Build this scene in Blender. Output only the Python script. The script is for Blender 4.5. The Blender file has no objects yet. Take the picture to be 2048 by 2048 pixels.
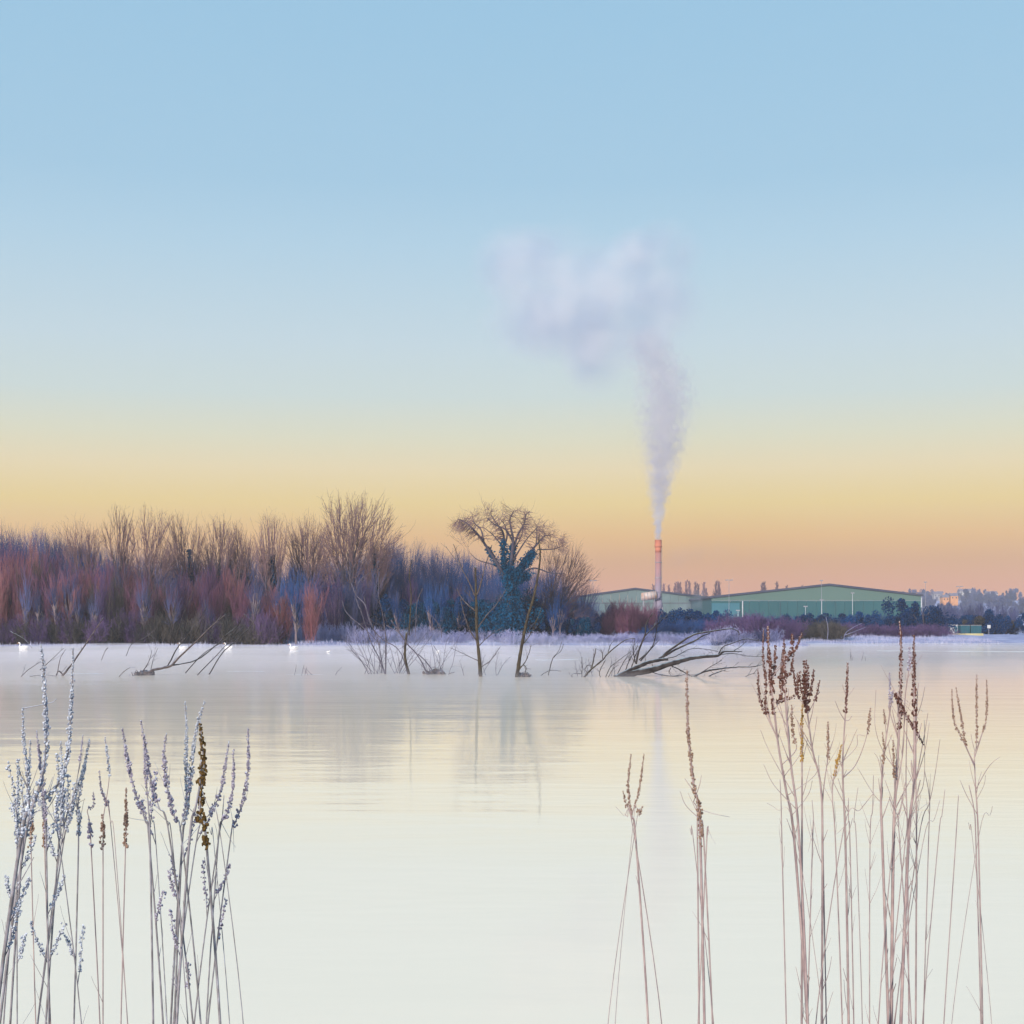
import bpy, math, random
import numpy as np
from mathutils import Vector, noise as mnoise

SC = bpy.context.scene
COL = SC.collection
R = math.radians

# ------------------------------------------------------------------ camera
HC = 3.0                      # eye height above the water
F = 2814.0                    # focal length in photo pixels (2048 wide)
cam_d = bpy.data.cameras.new('camera'); cam = bpy.data.objects.new('camera', cam_d); COL.objects.link(cam)
cam.location = (0, 0, HC); cam.rotation_euler = (R(90), 0, 0)
cam_d.sensor_width = 36.0; cam_d.lens = 36.0 * F / 2048.0
cam_d.shift_y = 226.0 / 2048.0
cam_d.clip_start = 0.1; cam_d.clip_end = 9000
SC.camera = cam

# ------------------------------------------------------------------ sky, sun, exposure
SUN_EL, SUN_AZ = R(20), R(205)          # low sun behind the photographer, a little to the left
def lin(c):
    return tuple((v/12.92 if v <= 0.04045 else ((v+0.055)/1.055)**2.4) for v in [x/255.0 for x in c])
w = bpy.data.worlds.new('World'); SC.world = w; w.use_nodes = True
nt = w.node_tree; nt.nodes.clear()
N = nt.nodes.new; L = nt.links.new
out = N('ShaderNodeOutputWorld')
tc = N('ShaderNodeTexCoord'); sep = N('ShaderNodeSeparateXYZ'); L(tc.outputs['Generated'], sep.inputs[0])
ramp = N('ShaderNodeValToRGB'); L(sep.outputs['Z'], ramp.inputs[0])
SKY = [(0.000, (216,146,100)), (0.026, (217,148,92)), (0.045, (212,150,58)), (0.062, (227,170,44)),
       (0.085, (233,199,84)), (0.110, (231,211,154)), (0.132, (217,215,182)), (0.160, (200,214,208)),
       (0.195, (192,212,219)), (0.260, (172,205,224)), (0.300, (159,198,222)), (0.400, (150,194,222)),
       (0.650, (142,187,221)), (1.000, (136,182,220))]
cr = ramp.color_ramp
while len(cr.elements) < len(SKY): cr.elements.new(0.5)
for e, (p, c) in zip(cr.elements, SKY):
    e.position = p; e.color = lin(c) + (1,)
bg1 = N('ShaderNodeBackground'); L(ramp.outputs[0], bg1.inputs[0]); bg1.inputs[1].default_value = 1.0
sky = N('ShaderNodeTexSky'); sky.sky_type = 'NISHITA'; sky.sun_disc = False
sky.sun_elevation = SUN_EL; sky.sun_rotation = SUN_AZ; sky.dust_density = 2.0; sky.ozone_density = 2.0
bg2 = N('ShaderNodeBackground'); L(sky.outputs[0], bg2.inputs[0]); bg2.inputs[1].default_value = 0.006
add = N('ShaderNodeAddShader'); L(bg1.outputs[0], add.inputs[0]); L(bg2.outputs[0], add.inputs[1])
L(add.outputs[0], out.inputs[0])

sd = bpy.data.lights.new('sun', 'SUN'); so = bpy.data.objects.new('sun', sd); COL.objects.link(so)
sd.energy = 5.0; sd.angle = R(5); sd.color = (1.0, 0.86, 0.74)
SUNV = Vector((-math.sin(R(25))*math.cos(SUN_EL), -math.cos(R(25))*math.cos(SUN_EL), math.sin(SUN_EL)))
so.rotation_euler = SUNV.to_track_quat('Z', 'Y').to_euler()

SC.view_settings.view_transform = 'Standard'; SC.view_settings.look = 'None'
SC.view_settings.gamma = 1.0; SC.view_settings.use_curve_mapping = False
SC.view_settings.exposure = 0.0
SC.render.engine = 'CYCLES'
cy = SC.cycles
cy.use_denoising = True
cy.max_bounces = 10; cy.diffuse_bounces = 2; cy.glossy_bounces = 3; cy.volume_bounces = 4
cy.transparent_max_bounces = 8; cy.volume_max_steps = 256
cy.use_adaptive_sampling = True; cy.adaptive_threshold = 0.015

# ------------------------------------------------------------------ helpers
rng = np.random.default_rng(7)
random.seed(7)

def pt(px, py, d):
    """a photo pixel at distance d, as a point of the place"""
    return np.array(((px-1024.0)/F*d, d, HC-(py-1250.0)/F*d))

def tag(o, label=None, cat=None, group=None, kind=None):
    if label: o['label'] = label
    if cat: o['category'] = cat
    if group: o['group'] = group
    if kind: o['kind'] = kind
    return o

def empty(name, loc, label, cat, group=None, rz=0.0):
    o = bpy.data.objects.new(name, None); COL.objects.link(o)
    o.location = loc; o.rotation_euler = (0, 0, rz); o.empty_display_size = 0.5
    return tag(o, label, cat, group)

def mesh_obj(name, V, Fc, mat, parent=None, smooth=False, origin=None):
    """V (n,3) array; Fc list of arrays/lists of faces with equal corner count or list of such arrays"""
    V = np.asarray(V, dtype=np.float32)
    if origin is not None: V = V - np.asarray(origin, dtype=np.float32)
    me = bpy.data.meshes.new(name)
    if not isinstance(Fc, (list, tuple)) or (len(Fc) and not isinstance(Fc[0], np.ndarray)):
        Fc = [np.asarray(Fc)]
    Fc = [f for f in Fc if len(f)]
    loops = np.concatenate([f.ravel() for f in Fc]).astype(np.int32)
    tot = np.concatenate([np.full(len(f), f.shape[1]) for f in Fc]).astype(np.int32)
    start = np.concatenate([[0], np.cumsum(tot)[:-1]]).astype(np.int32)
    me.vertices.add(len(V)); me.vertices.foreach_set('co', V.ravel())
    me.loops.add(len(loops)); me.loops.foreach_set('vertex_index', loops)
    me.polygons.add(len(tot)); me.polygons.foreach_set('loop_start', start); me.polygons.foreach_set('loop_total', tot)
    me.polygons.foreach_set('use_smooth', np.full(len(tot), smooth))
    me.update(calc_edges=True)
    if mat: me.materials.append(mat)
    o = bpy.data.objects.new(name, me); COL.objects.link(o)
    if parent is not None: o.parent = parent
    if origin is not None and parent is None: o.location = origin
    return o

def copy_tree(o, parent=None):
    c = o.copy(); COL.objects.link(c); c.parent = parent
    for ch in list(o.children): copy_tree(ch, c)
    return c

class MB:
    """collects tubes, boxes and blobs into one mesh"""
    def __init__(self): self.V = []; self.Q = []; self.T = []; self.n = 0
    def add(self, V, Q=None, T=None):
        V = np.asarray(V, float); self.V.append(V)
        if Q is not None and len(Q): self.Q.append(np.asarray(Q)+self.n)
        if T is not None and len(T): self.T.append(np.asarray(T)+self.n)
        self.n += len(V)
    def tube(self, P, rad, n=8, cap=True):
        P = np.asarray(P, float); k = len(P); rad = np.broadcast_to(np.asarray(rad, float), (k,))
        T = np.gradient(P, axis=0); T /= np.linalg.norm(T, axis=1, keepdims=True)+1e-9
        up = np.array((0.31, 0.9, 0.29)) if abs(T[0][1]) < .8 else np.array((1., 0, 0))
        A = np.cross(T, up); A /= np.linalg.norm(A, axis=1, keepdims=True)+1e-9
        B = np.cross(T, A)
        a = np.linspace(0, 2*np.pi, n, endpoint=False)
        V = P[:, None, :] + rad[:, None, None]*(np.cos(a)[None, :, None]*A[:, None, :]+np.sin(a)[None, :, None]*B[:, None, :])
        V = V.reshape(-1, 3)
        i = np.arange(k-1)[:, None]*n; j = np.arange(n)[None, :]; j2 = (j+1) % n
        Q = np.stack([i+j, i+j2, i+n+j2, i+n+j], -1).reshape(-1, 4)
        Tr = []
        if cap:
            V = np.vstack([V, P[0], P[-1]]); c0, c1 = k*n, k*n+1
            for q in range(n):
                Tr.append((c0, (q+1) % n, q)); Tr.append((c1, (k-1)*n+q, (k-1)*n+(q+1) % n))
        self.add(V, Q, Tr)
    def box(self, lo, hi):
        x0, y0, z0 = lo; x1, y1, z1 = hi
        V = [(x0,y0,z0),(x1,y0,z0),(x1,y1,z0),(x0,y1,z0),(x0,y0,z1),(x1,y0,z1),(x1,y1,z1),(x0,y1,z1)]
        self.add(V, [(0,3,2,1),(4,5,6,7),(0,1,5,4),(1,2,6,5),(2,3,7,6),(3,0,4,7)])
    def blobs(self, C, S, rs):
        """many small irregular icosahedra at once; C (n,3), S (n,) or (n,3)"""
        C = np.asarray(C, float); S = np.asarray(S, float)
        if S.ndim == 1: S = np.repeat(S[:, None], 3, 1)
        n = len(C)
        V = ICO[None]*S[:, None, :]*(1+rs.normal(0, .26, (n, 12, 1)))+C[:, None, :]
        T = ICOF[None]+np.arange(n)[:, None, None]*12
        self.add(V.reshape(-1, 3), None, T.reshape(-1, 3))
    def build(self, name, mat, parent=None, smooth=False, origin=None):
        fs = []
        if self.Q: fs.append(np.vstack(self.Q))
        if self.T: fs.append(np.vstack(self.T))
        return mesh_obj(name, np.vstack(self.V), fs, mat, parent, smooth, origin)

_t = (1+5**.5)/2
ICO = np.array([(-1,_t,0),(1,_t,0),(-1,-_t,0),(1,-_t,0),(0,-1,_t),(0,1,_t),(0,-1,-_t),(0,1,-_t),(_t,0,-1),(_t,0,1),(-_t,0,-1),(-_t,0,1)])
ICO /= np.linalg.norm(ICO[0])
ICOF = np.array([(0,11,5),(0,5,1),(0,1,7),(0,7,10),(0,10,11),(1,5,9),(5,11,4),(11,10,2),(10,7,6),(7,1,8),(3,9,4),(3,4,2),(3,2,6),(3,6,8),(3,8,9),(4,9,5),(2,4,11),(6,2,10),(8,6,7),(9,8,1)])

def segs_to_arrays(S, n=3):
    """independent tapered prisms, vectorised. S (m,8): p0 p1 r0 r1"""
    P0, P1, R0, R1 = S[:, 0:3], S[:, 3:6], S[:, 6], S[:, 7]
    T = P1-P0; T /= np.linalg.norm(T, axis=1, keepdims=True)+1e-9
    A = np.cross(T, np.array((.2, .95, .2))); A /= np.linalg.norm(A, axis=1, keepdims=True)+1e-9
    B = np.cross(T, A)
    a = np.linspace(0, 2*np.pi, n, endpoint=False)+.5
    ring = np.cos(a)[None, :, None]*A[:, None, :]+np.sin(a)[None, :, None]*B[:, None, :]
    V = np.concatenate([P0[:, None]+ring*R0[:, None, None], P1[:, None]+ring*R1[:, None, None]], 1)
    j = np.arange(n); Q = np.stack([j, (j+1) % n, (j+1) % n+n, j+n], -1)
    Q = Q[None]+np.arange(len(S))[:, None, None]*2*n
    return V.reshape(-1, 3), Q.reshape(-1, 4)

def spline(P, m=5):
    """Catmull-Rom through the points"""
    P = np.asarray(P, float)
    if len(P) < 3: return np.linspace(P[0], P[-1], m+1)
    E = np.vstack([2*P[0]-P[1], P, 2*P[-1]-P[-2]]); o = []
    for i in range(1, len(E)-2):
        for t in np.linspace(0, 1, m, endpoint=False):
            a, b, c, d = E[i-1], E[i], E[i+1], E[i+2]
            o.append(.5*((2*b)+(c-a)*t+(2*a-5*b+4*c-d)*t*t+(3*b-a-3*c+d)*t**3))
    o.append(E[-2]); return np.array(o)

def unit(v): return v/(np.linalg.norm(v, axis=-1, keepdims=True)+1e-9)

def grow(rs, P, D, Ln, Rd, k, wob, lift, taper=.45):
    """vectorised branches -> segments (m,8) and node arrays (n,k+1,3)"""
    n = len(P); pts = [P]; d = D.copy()
    for s in range(k):
        d = unit(d+rs.normal(0, wob, (n, 3))+np.array((0, 0, lift)))
        pts.append(pts[-1]+d*(Ln/k)[:, None])
    pts = np.stack(pts, 1)
    rr = Rd[:, None]*(1-(1-taper)*np.linspace(0, 1, k+1)[None])
    S = np.concatenate([pts[:, :-1], pts[:, 1:], rr[:, :-1, None], rr[:, 1:, None]], -1).reshape(-1, 8)
    return S, pts, rr

def children(rs, pts, rr, Ln, nc, t0, t1, ang, lr, rf, up=0.0):
    n, k1, _ = pts.shape; k = k1-1
    t = t0+(t1-t0)*(np.arange(nc)[None]+rs.random((n, nc)))/nc
    x = np.clip(t*k, 0, k-1e-4); i = x.astype(int); fr = (x-i)[..., None]
    idx = np.arange(n)[:, None]
    p = pts[idx, i]*(1-fr)+pts[idx, i+1]*fr
    r = rr[idx, i]
    d = unit(pts[idx, i+1]-pts[idx, i])
    a = rs.normal(ang, ang*.25, (n, nc))[..., None]
    q = unit(np.cross(d, rs.normal(0, 1, (n, nc, 3))))
    nd = unit(d*np.cos(a)+q*np.sin(a)+np.array((0, 0, up)))
    l = Ln[:, None]*lr*(1.15-.6*t)*rs.uniform(.7, 1.2, (n, nc))
    return p.reshape(-1, 3), nd.reshape(-1, 3), l.ravel(), (r*rf).ravel()

# ------------------------------------------------------------------ materials
def mat(name, c1, c2=None, scale=3.0, rough=.8, frost=None, frost_lo=.1, frost_hi=.7, vary=.0, bump=0.0, spec=.08, metal=0.0, detail=6, aniso=None):
    m = bpy.data.materials.new(name); m.use_nodes = True
    nt = m.node_tree; b = nt.nodes['Principled BSDF']; N = nt.nodes.new; L = nt.links.new
    b.inputs['Roughness'].default_value = rough; b.inputs['Specular IOR Level'].default_value = spec
    b.inputs['Metallic'].default_value = metal
    tc = N('ShaderNodeTexCoord'); src = tc.outputs['Object']
    if aniso:
        mp = N('ShaderNodeMapping'); mp.inputs['Scale'].default_value = aniso; L(src, mp.inputs[0]); src = mp.outputs[0]
    nz = N('ShaderNodeTexNoise'); nz.inputs['Scale'].default_value = scale; nz.inputs['Detail'].default_value = detail
    L(src, nz.inputs['Vector'])
    rp = N('ShaderNodeMapRange'); rp.inputs['From Min'].default_value = .35; rp.inputs['From Max'].default_value = .65
    L(nz.outputs['Fac'], rp.inputs['Value'])
    mx = N('ShaderNodeMix'); mx.data_type = 'RGBA'
    mx.inputs['A'].default_value = tuple(c1)+(1,); mx.inputs['B'].default_value = tuple(c2 or c1)+(1,)
    L(rp.outputs[0], mx.inputs['Factor']); cur = mx.outputs['Result']
    if vary:
        oi = N('ShaderNodeObjectInfo'); hs = N('ShaderNodeHueSaturation')
        mr = N('ShaderNodeMapRange'); mr.inputs['To Min'].default_value = 1-vary; mr.inputs['To Max'].default_value = 1+vary
        L(oi.outputs['Random'], mr.inputs['Value']); L(mr.outputs[0], hs.inputs['Value'])
        L(cur, hs.inputs['Color']); cur = hs.outputs['Color']
    if frost:
        g = N('ShaderNodeNewGeometry'); s = N('ShaderNodeSeparateXYZ'); L(g.outputs['Normal'], s.inputs[0])
        ad = N('ShaderNodeMath'); ad.operation = 'MULTIPLY_ADD'; ad.inputs[1].default_value = .9; L(nz.outputs['Fac'], ad.inputs[0]); L(s.outputs['Z'], ad.inputs[2])
        fr = N('ShaderNodeMapRange'); fr.inputs['From Min'].default_value = frost_lo+.45; fr.inputs['From Max'].default_value = frost_hi+.45
        L(ad.outputs[0], fr.inputs['Value'])
        m2 = N('ShaderNodeMix'); m2.data_type = 'RGBA'; L(cur, m2.inputs['A']); m2.inputs['B'].default_value = tuple(frost)+(1,)
        L(fr.outputs[0], m2.inputs['Factor']); cur = m2.outputs['Result']
    L(cur, b.inputs['Base Color'])
    if bump:
        bp = N('ShaderNodeBump'); bp.inputs['Strength'].default_value = bump; bp.inputs['Distance'].default_value = .02
        L(nz.outputs['Fac'], bp.inputs['Height']); L(bp.outputs[0], b.inputs['Normal'])
    return m

FROST = (.62, .70, .84)
M = {}
M['bark'] = mat('bark', (.05,.05,.085), (.09,.08,.11), 1.2, vary=.25)
M['twig'] = mat('twig', (.10,.065,.085), (.16,.105,.115), .6, vary=.2)
M['twig_grey'] = mat('twig_grey', (.045,.06,.15), (.08,.09,.20), .6, vary=.2)
M['twig_blue'] = mat('twig_blue', (.008,.042,.17), (.03,.08,.23), .5, vary=.25)
M['red'] = mat('red_stems', (.11,.045,.095), (.17,.075,.125), .5, vary=.2)
M['orange'] = mat('orange_stems', (.17,.065,.085), (.22,.10,.12), .5, vary=.15)
M['purple'] = mat('purple_stems', (.06,.04,.12), (.11,.07,.17), .5, vary=.2)
M['olive'] = mat('olive_stems', (.045,.045,.055), (.085,.075,.07), .5, vary=.2)
M['palestem'] = mat('pale_stems', (.15,.12,.15), (.22,.18,.20), .5, vary=.2)
M['frosty'] = mat('frosted_twigs', (.22,.24,.46), (.36,.38,.60), .7, vary=.15)
M['ivy'] = mat('ivy_leaves', (.001,.035,.095), (.003,.065,.15), .8, rough=1., vary=.2)
M['evergreen'] = mat('evergreen_leaves', (.001,.022,.095), (.004,.045,.15), .8, rough=1., vary=.25)
M['snag'] = mat('dead_wood', (.032,.028,.026), (.075,.062,.045), 4.0, frost=(.34,.40,.50), frost_lo=.45, frost_hi=1.0, bump=.3)
M['snag_dark'] = mat('wet_dead_wood', (.06,.05,.055), (.11,.09,.09), 4.0, frost=(.26,.32,.44), frost_lo=.55, frost_hi=1.1, bump=.3)
M['snag_frost'] = mat('frosted_dead_wood', (.020,.018,.022), (.055,.048,.050), 3.0, frost=(.34,.44,.54), frost_lo=.50, frost_hi=1.15, bump=.3)
M['snag_twig'] = mat('dead_twigs', (.055,.05,.07), (.12,.11,.15), 3.0)
M['stem'] = mat('dry_stems', (.25,.19,.19), (.38,.30,.28), 30.0, frost=(.72,.70,.74), frost_lo=.5, frost_hi=1.1)
M['stem_frost'] = mat('frosted_stems', (.17,.16,.16), (.30,.29,.31), 40.0, frost=(.50,.58,.68), frost_lo=.1, frost_hi=.8)
M['seed_brown'] = mat('brown_seed_heads', (.07,.032,.026), (.14,.070,.055), 120.0, frost=(.60,.52,.58), frost_lo=.6, frost_hi=1.2, vary=.1)
M['seed_tan'] = mat('tan_seed_heads', (.17,.11,.08), (.28,.19,.14), 120.0, frost=(.70,.66,.66), frost_lo=.5, frost_hi=1.1)
M['seed_ochre'] = mat('ochre_seed_heads', (.25,.14,.03), (.40,.26,.08), 120.0, frost=(.75,.66,.50), frost_lo=.6, frost_hi=1.2)
M['seed_olive'] = mat('olive_seed_heads', (.06,.042,.015), (.15,.09,.03), 120.0)
M['seed_frost'] = mat('frosted_seed_heads', (.16,.18,.23), (.36,.40,.46), 90.0, frost=(.58,.63,.70), frost_lo=-.1, frost_hi=.6)
M['seed_lilac'] = mat('lilac_seed_heads', (.17,.15,.20), (.30,.27,.34), 90.0, frost=(.52,.54,.64), frost_lo=.1, frost_hi=.8)
M['ground'] = mat('frosted_ground', (.26,.28,.46), (.40,.42,.60), .35, rough=.95, vary=0)
M['grass'] = mat('frosted_grass', (.26,.28,.46), (.42,.44,.60), .15)
M['green_wall'] = mat('green_cladding', (.020,.088,.100), (.025,.10,.112), .05, rough=.5, vary=.04)
M['pale_wall'] = mat('pale_green_cladding', (.10,.155,.17), (.13,.185,.18), .05, rough=.5, vary=.07)
M['upper_wall'] = mat('upper_green_cladding', (.085,.15,.13), (.095,.165,.145), .05, rough=.5, vary=.04)
M['roof'] = mat('grey_roof', (.045,.055,.09), (.07,.08,.11), .1, rough=.6)
M['trim'] = mat('dark_trim', (.07,.07,.10), (.09,.09,.12), .2)
M['teal'] = mat('teal_bay', (.035,.13,.17), (.05,.16,.20), .1)
M['white'] = mat('white_paint', (.50,.52,.54), (.42,.44,.47), .8, rough=.4)
M['steel'] = mat('grey_steel', (.22,.22,.25), (.30,.30,.33), .8, rough=.5)
M['flue'] = mat('lilac_flue', (.20,.18,.25), (.25,.22,.29), .15, rough=.55, aniso=(1,1,.12))
M['orange_glow'] = mat('sunlit_orange_cap', (.42,.14,.085), (.50,.18,.11), .5, rough=.6)  # low sun's orange glow put into the cap and top section colour
M['tank'] = mat('orange_lit_duct', (.40,.22,.14), (.52,.46,.44), .35, rough=.5)  # orange sunlight on the duct is put into its base colour
M['brick'] = mat('orange_brick', (.50,.24,.11), (.58,.30,.15), .3, rough=.8)
M['slate'] = mat('slate_roof', (.16,.15,.20), (.20,.19,.24), .3)
M['glass'] = mat('dark_glass', (.03,.04,.06), (.05,.06,.09), .3, rough=.15, spec=.6)
M['yellow'] = mat('yellow_kerb', (.40,.36,.18), (.48,.44,.26), .6)
M['container'] = mat('teal_container', (.02,.085,.12), (.03,.11,.15), .4, rough=.5)
M['feather'] = mat('white_feathers', (.86,.86,.88), (.78,.79,.83), 5.0, rough=.7)
M['beak'] = mat('orange_beak', (.75,.28,.05), (.65,.22,.04), 5.0)
M['black'] = mat('black_skin', (.02,.02,.02), (.03,.03,.03), 5.0)
M['ice'] = mat('ice_rim', (.86,.88,.90), (.80,.82,.86), 1.0, rough=.25)
M['poplar'] = mat('poplar_twigs', (.15,.09,.11), (.21,.13,.15), .4, vary=.15)
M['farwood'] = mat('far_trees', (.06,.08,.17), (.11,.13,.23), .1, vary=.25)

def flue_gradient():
    """orange sun glow painted into the flue colour, fading unevenly down from the mouth"""
    m = mat('sun_glow_flue', (.20,.18,.25), (.25,.22,.29), .15, rough=.55)
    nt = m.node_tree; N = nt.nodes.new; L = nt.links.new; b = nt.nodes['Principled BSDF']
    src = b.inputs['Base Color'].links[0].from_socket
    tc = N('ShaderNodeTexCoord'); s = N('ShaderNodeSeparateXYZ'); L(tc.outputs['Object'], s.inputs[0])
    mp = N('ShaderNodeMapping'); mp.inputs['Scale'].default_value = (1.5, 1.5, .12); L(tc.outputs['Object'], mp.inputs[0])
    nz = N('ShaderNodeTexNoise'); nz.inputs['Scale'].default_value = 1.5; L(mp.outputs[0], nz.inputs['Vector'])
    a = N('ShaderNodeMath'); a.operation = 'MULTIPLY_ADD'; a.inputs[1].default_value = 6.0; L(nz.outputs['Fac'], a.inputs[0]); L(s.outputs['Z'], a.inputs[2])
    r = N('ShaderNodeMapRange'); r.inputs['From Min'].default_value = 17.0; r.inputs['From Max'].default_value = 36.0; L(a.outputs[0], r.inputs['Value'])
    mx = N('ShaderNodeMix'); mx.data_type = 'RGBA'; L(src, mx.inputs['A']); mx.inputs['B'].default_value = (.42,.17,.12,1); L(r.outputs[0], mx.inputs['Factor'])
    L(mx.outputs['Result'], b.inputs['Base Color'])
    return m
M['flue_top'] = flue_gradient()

def water_mat():
    m = bpy.data.materials.new('still_water'); m.use_nodes = True
    nt = m.node_tree; b = nt.nodes['Principled BSDF']; N = nt.nodes.new; L = nt.links.new
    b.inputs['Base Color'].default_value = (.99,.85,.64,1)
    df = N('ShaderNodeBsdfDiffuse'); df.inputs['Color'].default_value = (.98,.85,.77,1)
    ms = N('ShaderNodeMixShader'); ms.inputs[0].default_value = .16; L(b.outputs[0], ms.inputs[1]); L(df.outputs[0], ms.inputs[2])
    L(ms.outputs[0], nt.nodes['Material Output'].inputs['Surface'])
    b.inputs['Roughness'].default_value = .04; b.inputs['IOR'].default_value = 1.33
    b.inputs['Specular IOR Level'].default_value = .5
    tc = N('ShaderNodeTexCoord')
    def nz(sc, scale, det):
        mp = N('ShaderNodeMapping'); mp.inputs['Scale'].default_value = sc; L(tc.outputs['Object'], mp.inputs[0])
        n = N('ShaderNodeTexNoise'); n.inputs['Scale'].default_value = scale; n.inputs['Detail'].default_value = det; L(mp.outputs[0], n.inputs['Vector'])
        return n.outputs['Fac']
    a = nz((.35, 1.0, 1), 2.2, 3); c = nz((.10, .35, 1), 1.0, 2); p = nz((.012, .03, 1), 1.0, 2)
    pr = N('ShaderNodeMapRange'); pr.inputs['From Min'].default_value = .4; pr.inputs['From Max'].default_value = .6; pr.inputs['To Min'].default_value = .25; L(p, pr.inputs['Value'])
    ml = N('ShaderNodeMath'); ml.operation = 'MULTIPLY'; L(a, ml.inputs[0]); L(pr.outputs[0], ml.inputs[1])
    ad = N('ShaderNodeMath'); ad.operation = 'MULTIPLY_ADD'; ad.inputs[1].default_value = 2.0; L(c, ad.inputs[0]); L(ml.outputs[0], ad.inputs[2])
    bp = N('ShaderNodeBump'); bp.inputs['Strength'].default_value = .20; bp.inputs['Distance'].default_value = .05
    L(ad.outputs[0], bp.inputs['Height']); L(bp.outputs[0], b.inputs['Normal'])
    return m
M['water'] = water_mat()

def vol_mat(name, col, dens, aniso=0.0):
    m = bpy.data.materials.new(name); m.use_nodes = True
    nt = m.node_tree; nt.nodes.clear(); o = nt.nodes.new('ShaderNodeOutputMaterial')
    v = nt.nodes.new('ShaderNodeVolumePrincipled'); v.inputs['Color'].default_value = tuple(col)+(1,)
    v.inputs['Density'].default_value = dens; v.inputs['Anisotropy'].default_value = aniso
    nt.links.new(v.outputs[0], o.inputs['Volume'])
    return m, v

# ------------------------------------------------------------------ the setting: ground, water
def shore(x):
    px = 1024+x/207*F
    return np.interp(px, [-4000, 0, 640, 760, 1180, 1400, 1450, 1600, 1650, 2100, 6000],
                         [190, 200, 201, 207, 209, 209, 199, 199, 232, 236, 260]) + 1.2*np.sin(x*.31)+.8*np.sin(x*.77+1)

def ground_h(x, y):
    s = shore(x)
    far = np.clip((y-s)/26.0, -1.0, 1.0)
    h = np.where(far < 0, far*1.5, .95*far**.7*np.sign(far)) if np.isscalar(far) else np.where(far < 0, far*1.5, .95*np.abs(far)**.7)
    h = h+np.where(y > s+3, .12*np.sin(x*.21+y*.13)+.08*np.sin(x*.53-y*.4), 0)
    # far hills, higher to the right
    hill = np.clip((y-680)/620, 0, 1)**1.2*(7+18*np.clip((x-250)/90, 0, 1))
    # near bank where the plants root
    near = 1.62*np.clip((6.2-y)/3.0, 0, 1)-1.5*np.clip((y-6.2)/3.0, 0, 1)
    near = np.where(y < 40, near, h)
    r = np.where(y < 40, near, h+hill)
    # banks closing the lake on both sides
    side = np.clip((np.abs(x)-420)/60, 0, 1)*2.2
    return np.where((y > -30) & (y < s), np.maximum(r, r+side), r)

ys = np.concatenate([[-60, -20, -5, 0, 2, 3.2, 4, 5, 6, 7, 9, 12, 40.1, 100, 150, 185], np.arange(194, 270, 1.5), np.arange(272, 400, 12), np.arange(400, 2040, 60)])
xs = np.concatenate([np.arange(-1480, -140, 60), np.arange(-130, 130, 2.5), np.arange(140, 1490, 60)])
X, Y = np.meshgrid(xs, ys); Z = ground_h(X, Y)
nx, ny = len(xs), len(ys)
i = np.arange(ny-1)[:, None]*nx+np.arange(nx-1)[None]
Q = np.stack([i, i+1, i+nx+1, i+nx], -1).reshape(-1, 4)
tag(mesh_obj('ground', np.stack([X, Y, Z], -1).reshape(-1, 3), [Q], M['ground'], smooth=True), kind='structure')
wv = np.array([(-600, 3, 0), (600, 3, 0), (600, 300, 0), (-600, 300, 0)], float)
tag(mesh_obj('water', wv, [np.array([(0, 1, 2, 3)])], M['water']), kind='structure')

def gz(x, y): return float(ground_h(np.array(float(x)), np.array(float(y))))

# ------------------------------------------------------------------ far buildings
def gable_wall(x0, x1, xr, ze, zr, z0, y, th, n, wmat, parent, name='wall_panel', e2=None):
    """front gable wall in vertical cladding panels with recessed joints"""
    e2 = ze if e2 is None else e2
    def top(x): return ze+(zr-ze)*(x-x0)/(xr-x0) if x <= xr else e2+(zr-e2)*(x1-x)/(x1-xr)
    ex = np.linspace(x0, x1, n+1)
    for a, b in zip(ex[:-1], ex[1:]):
        a2, b2 = a+.04, b-.04
        xs_ = [a2] + ([xr] if a2 < xr < b2 else []) + [b2]
        V = []
        for x in xs_: V += [(x, y, z0), (x, y, top(x)), (x, y+th, z0), (x, y+th, top(x))]
        Qs = []
        for k in range(len(xs_)-1):
            o = 4*k
            Qs += [(o, o+4, o+5, o+1), (o+2, o+3, o+7, o+6), (o+1, o+5, o+7, o+3), (o, o+2, o+6, o+4)]
        e = 4*(len(xs_)-1)
        Qs += [(0, 1, 3, 2), (e, e+2, e+3, e+1)]
        mesh_obj(name, V, [np.array(Qs)], wmat, parent)

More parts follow.
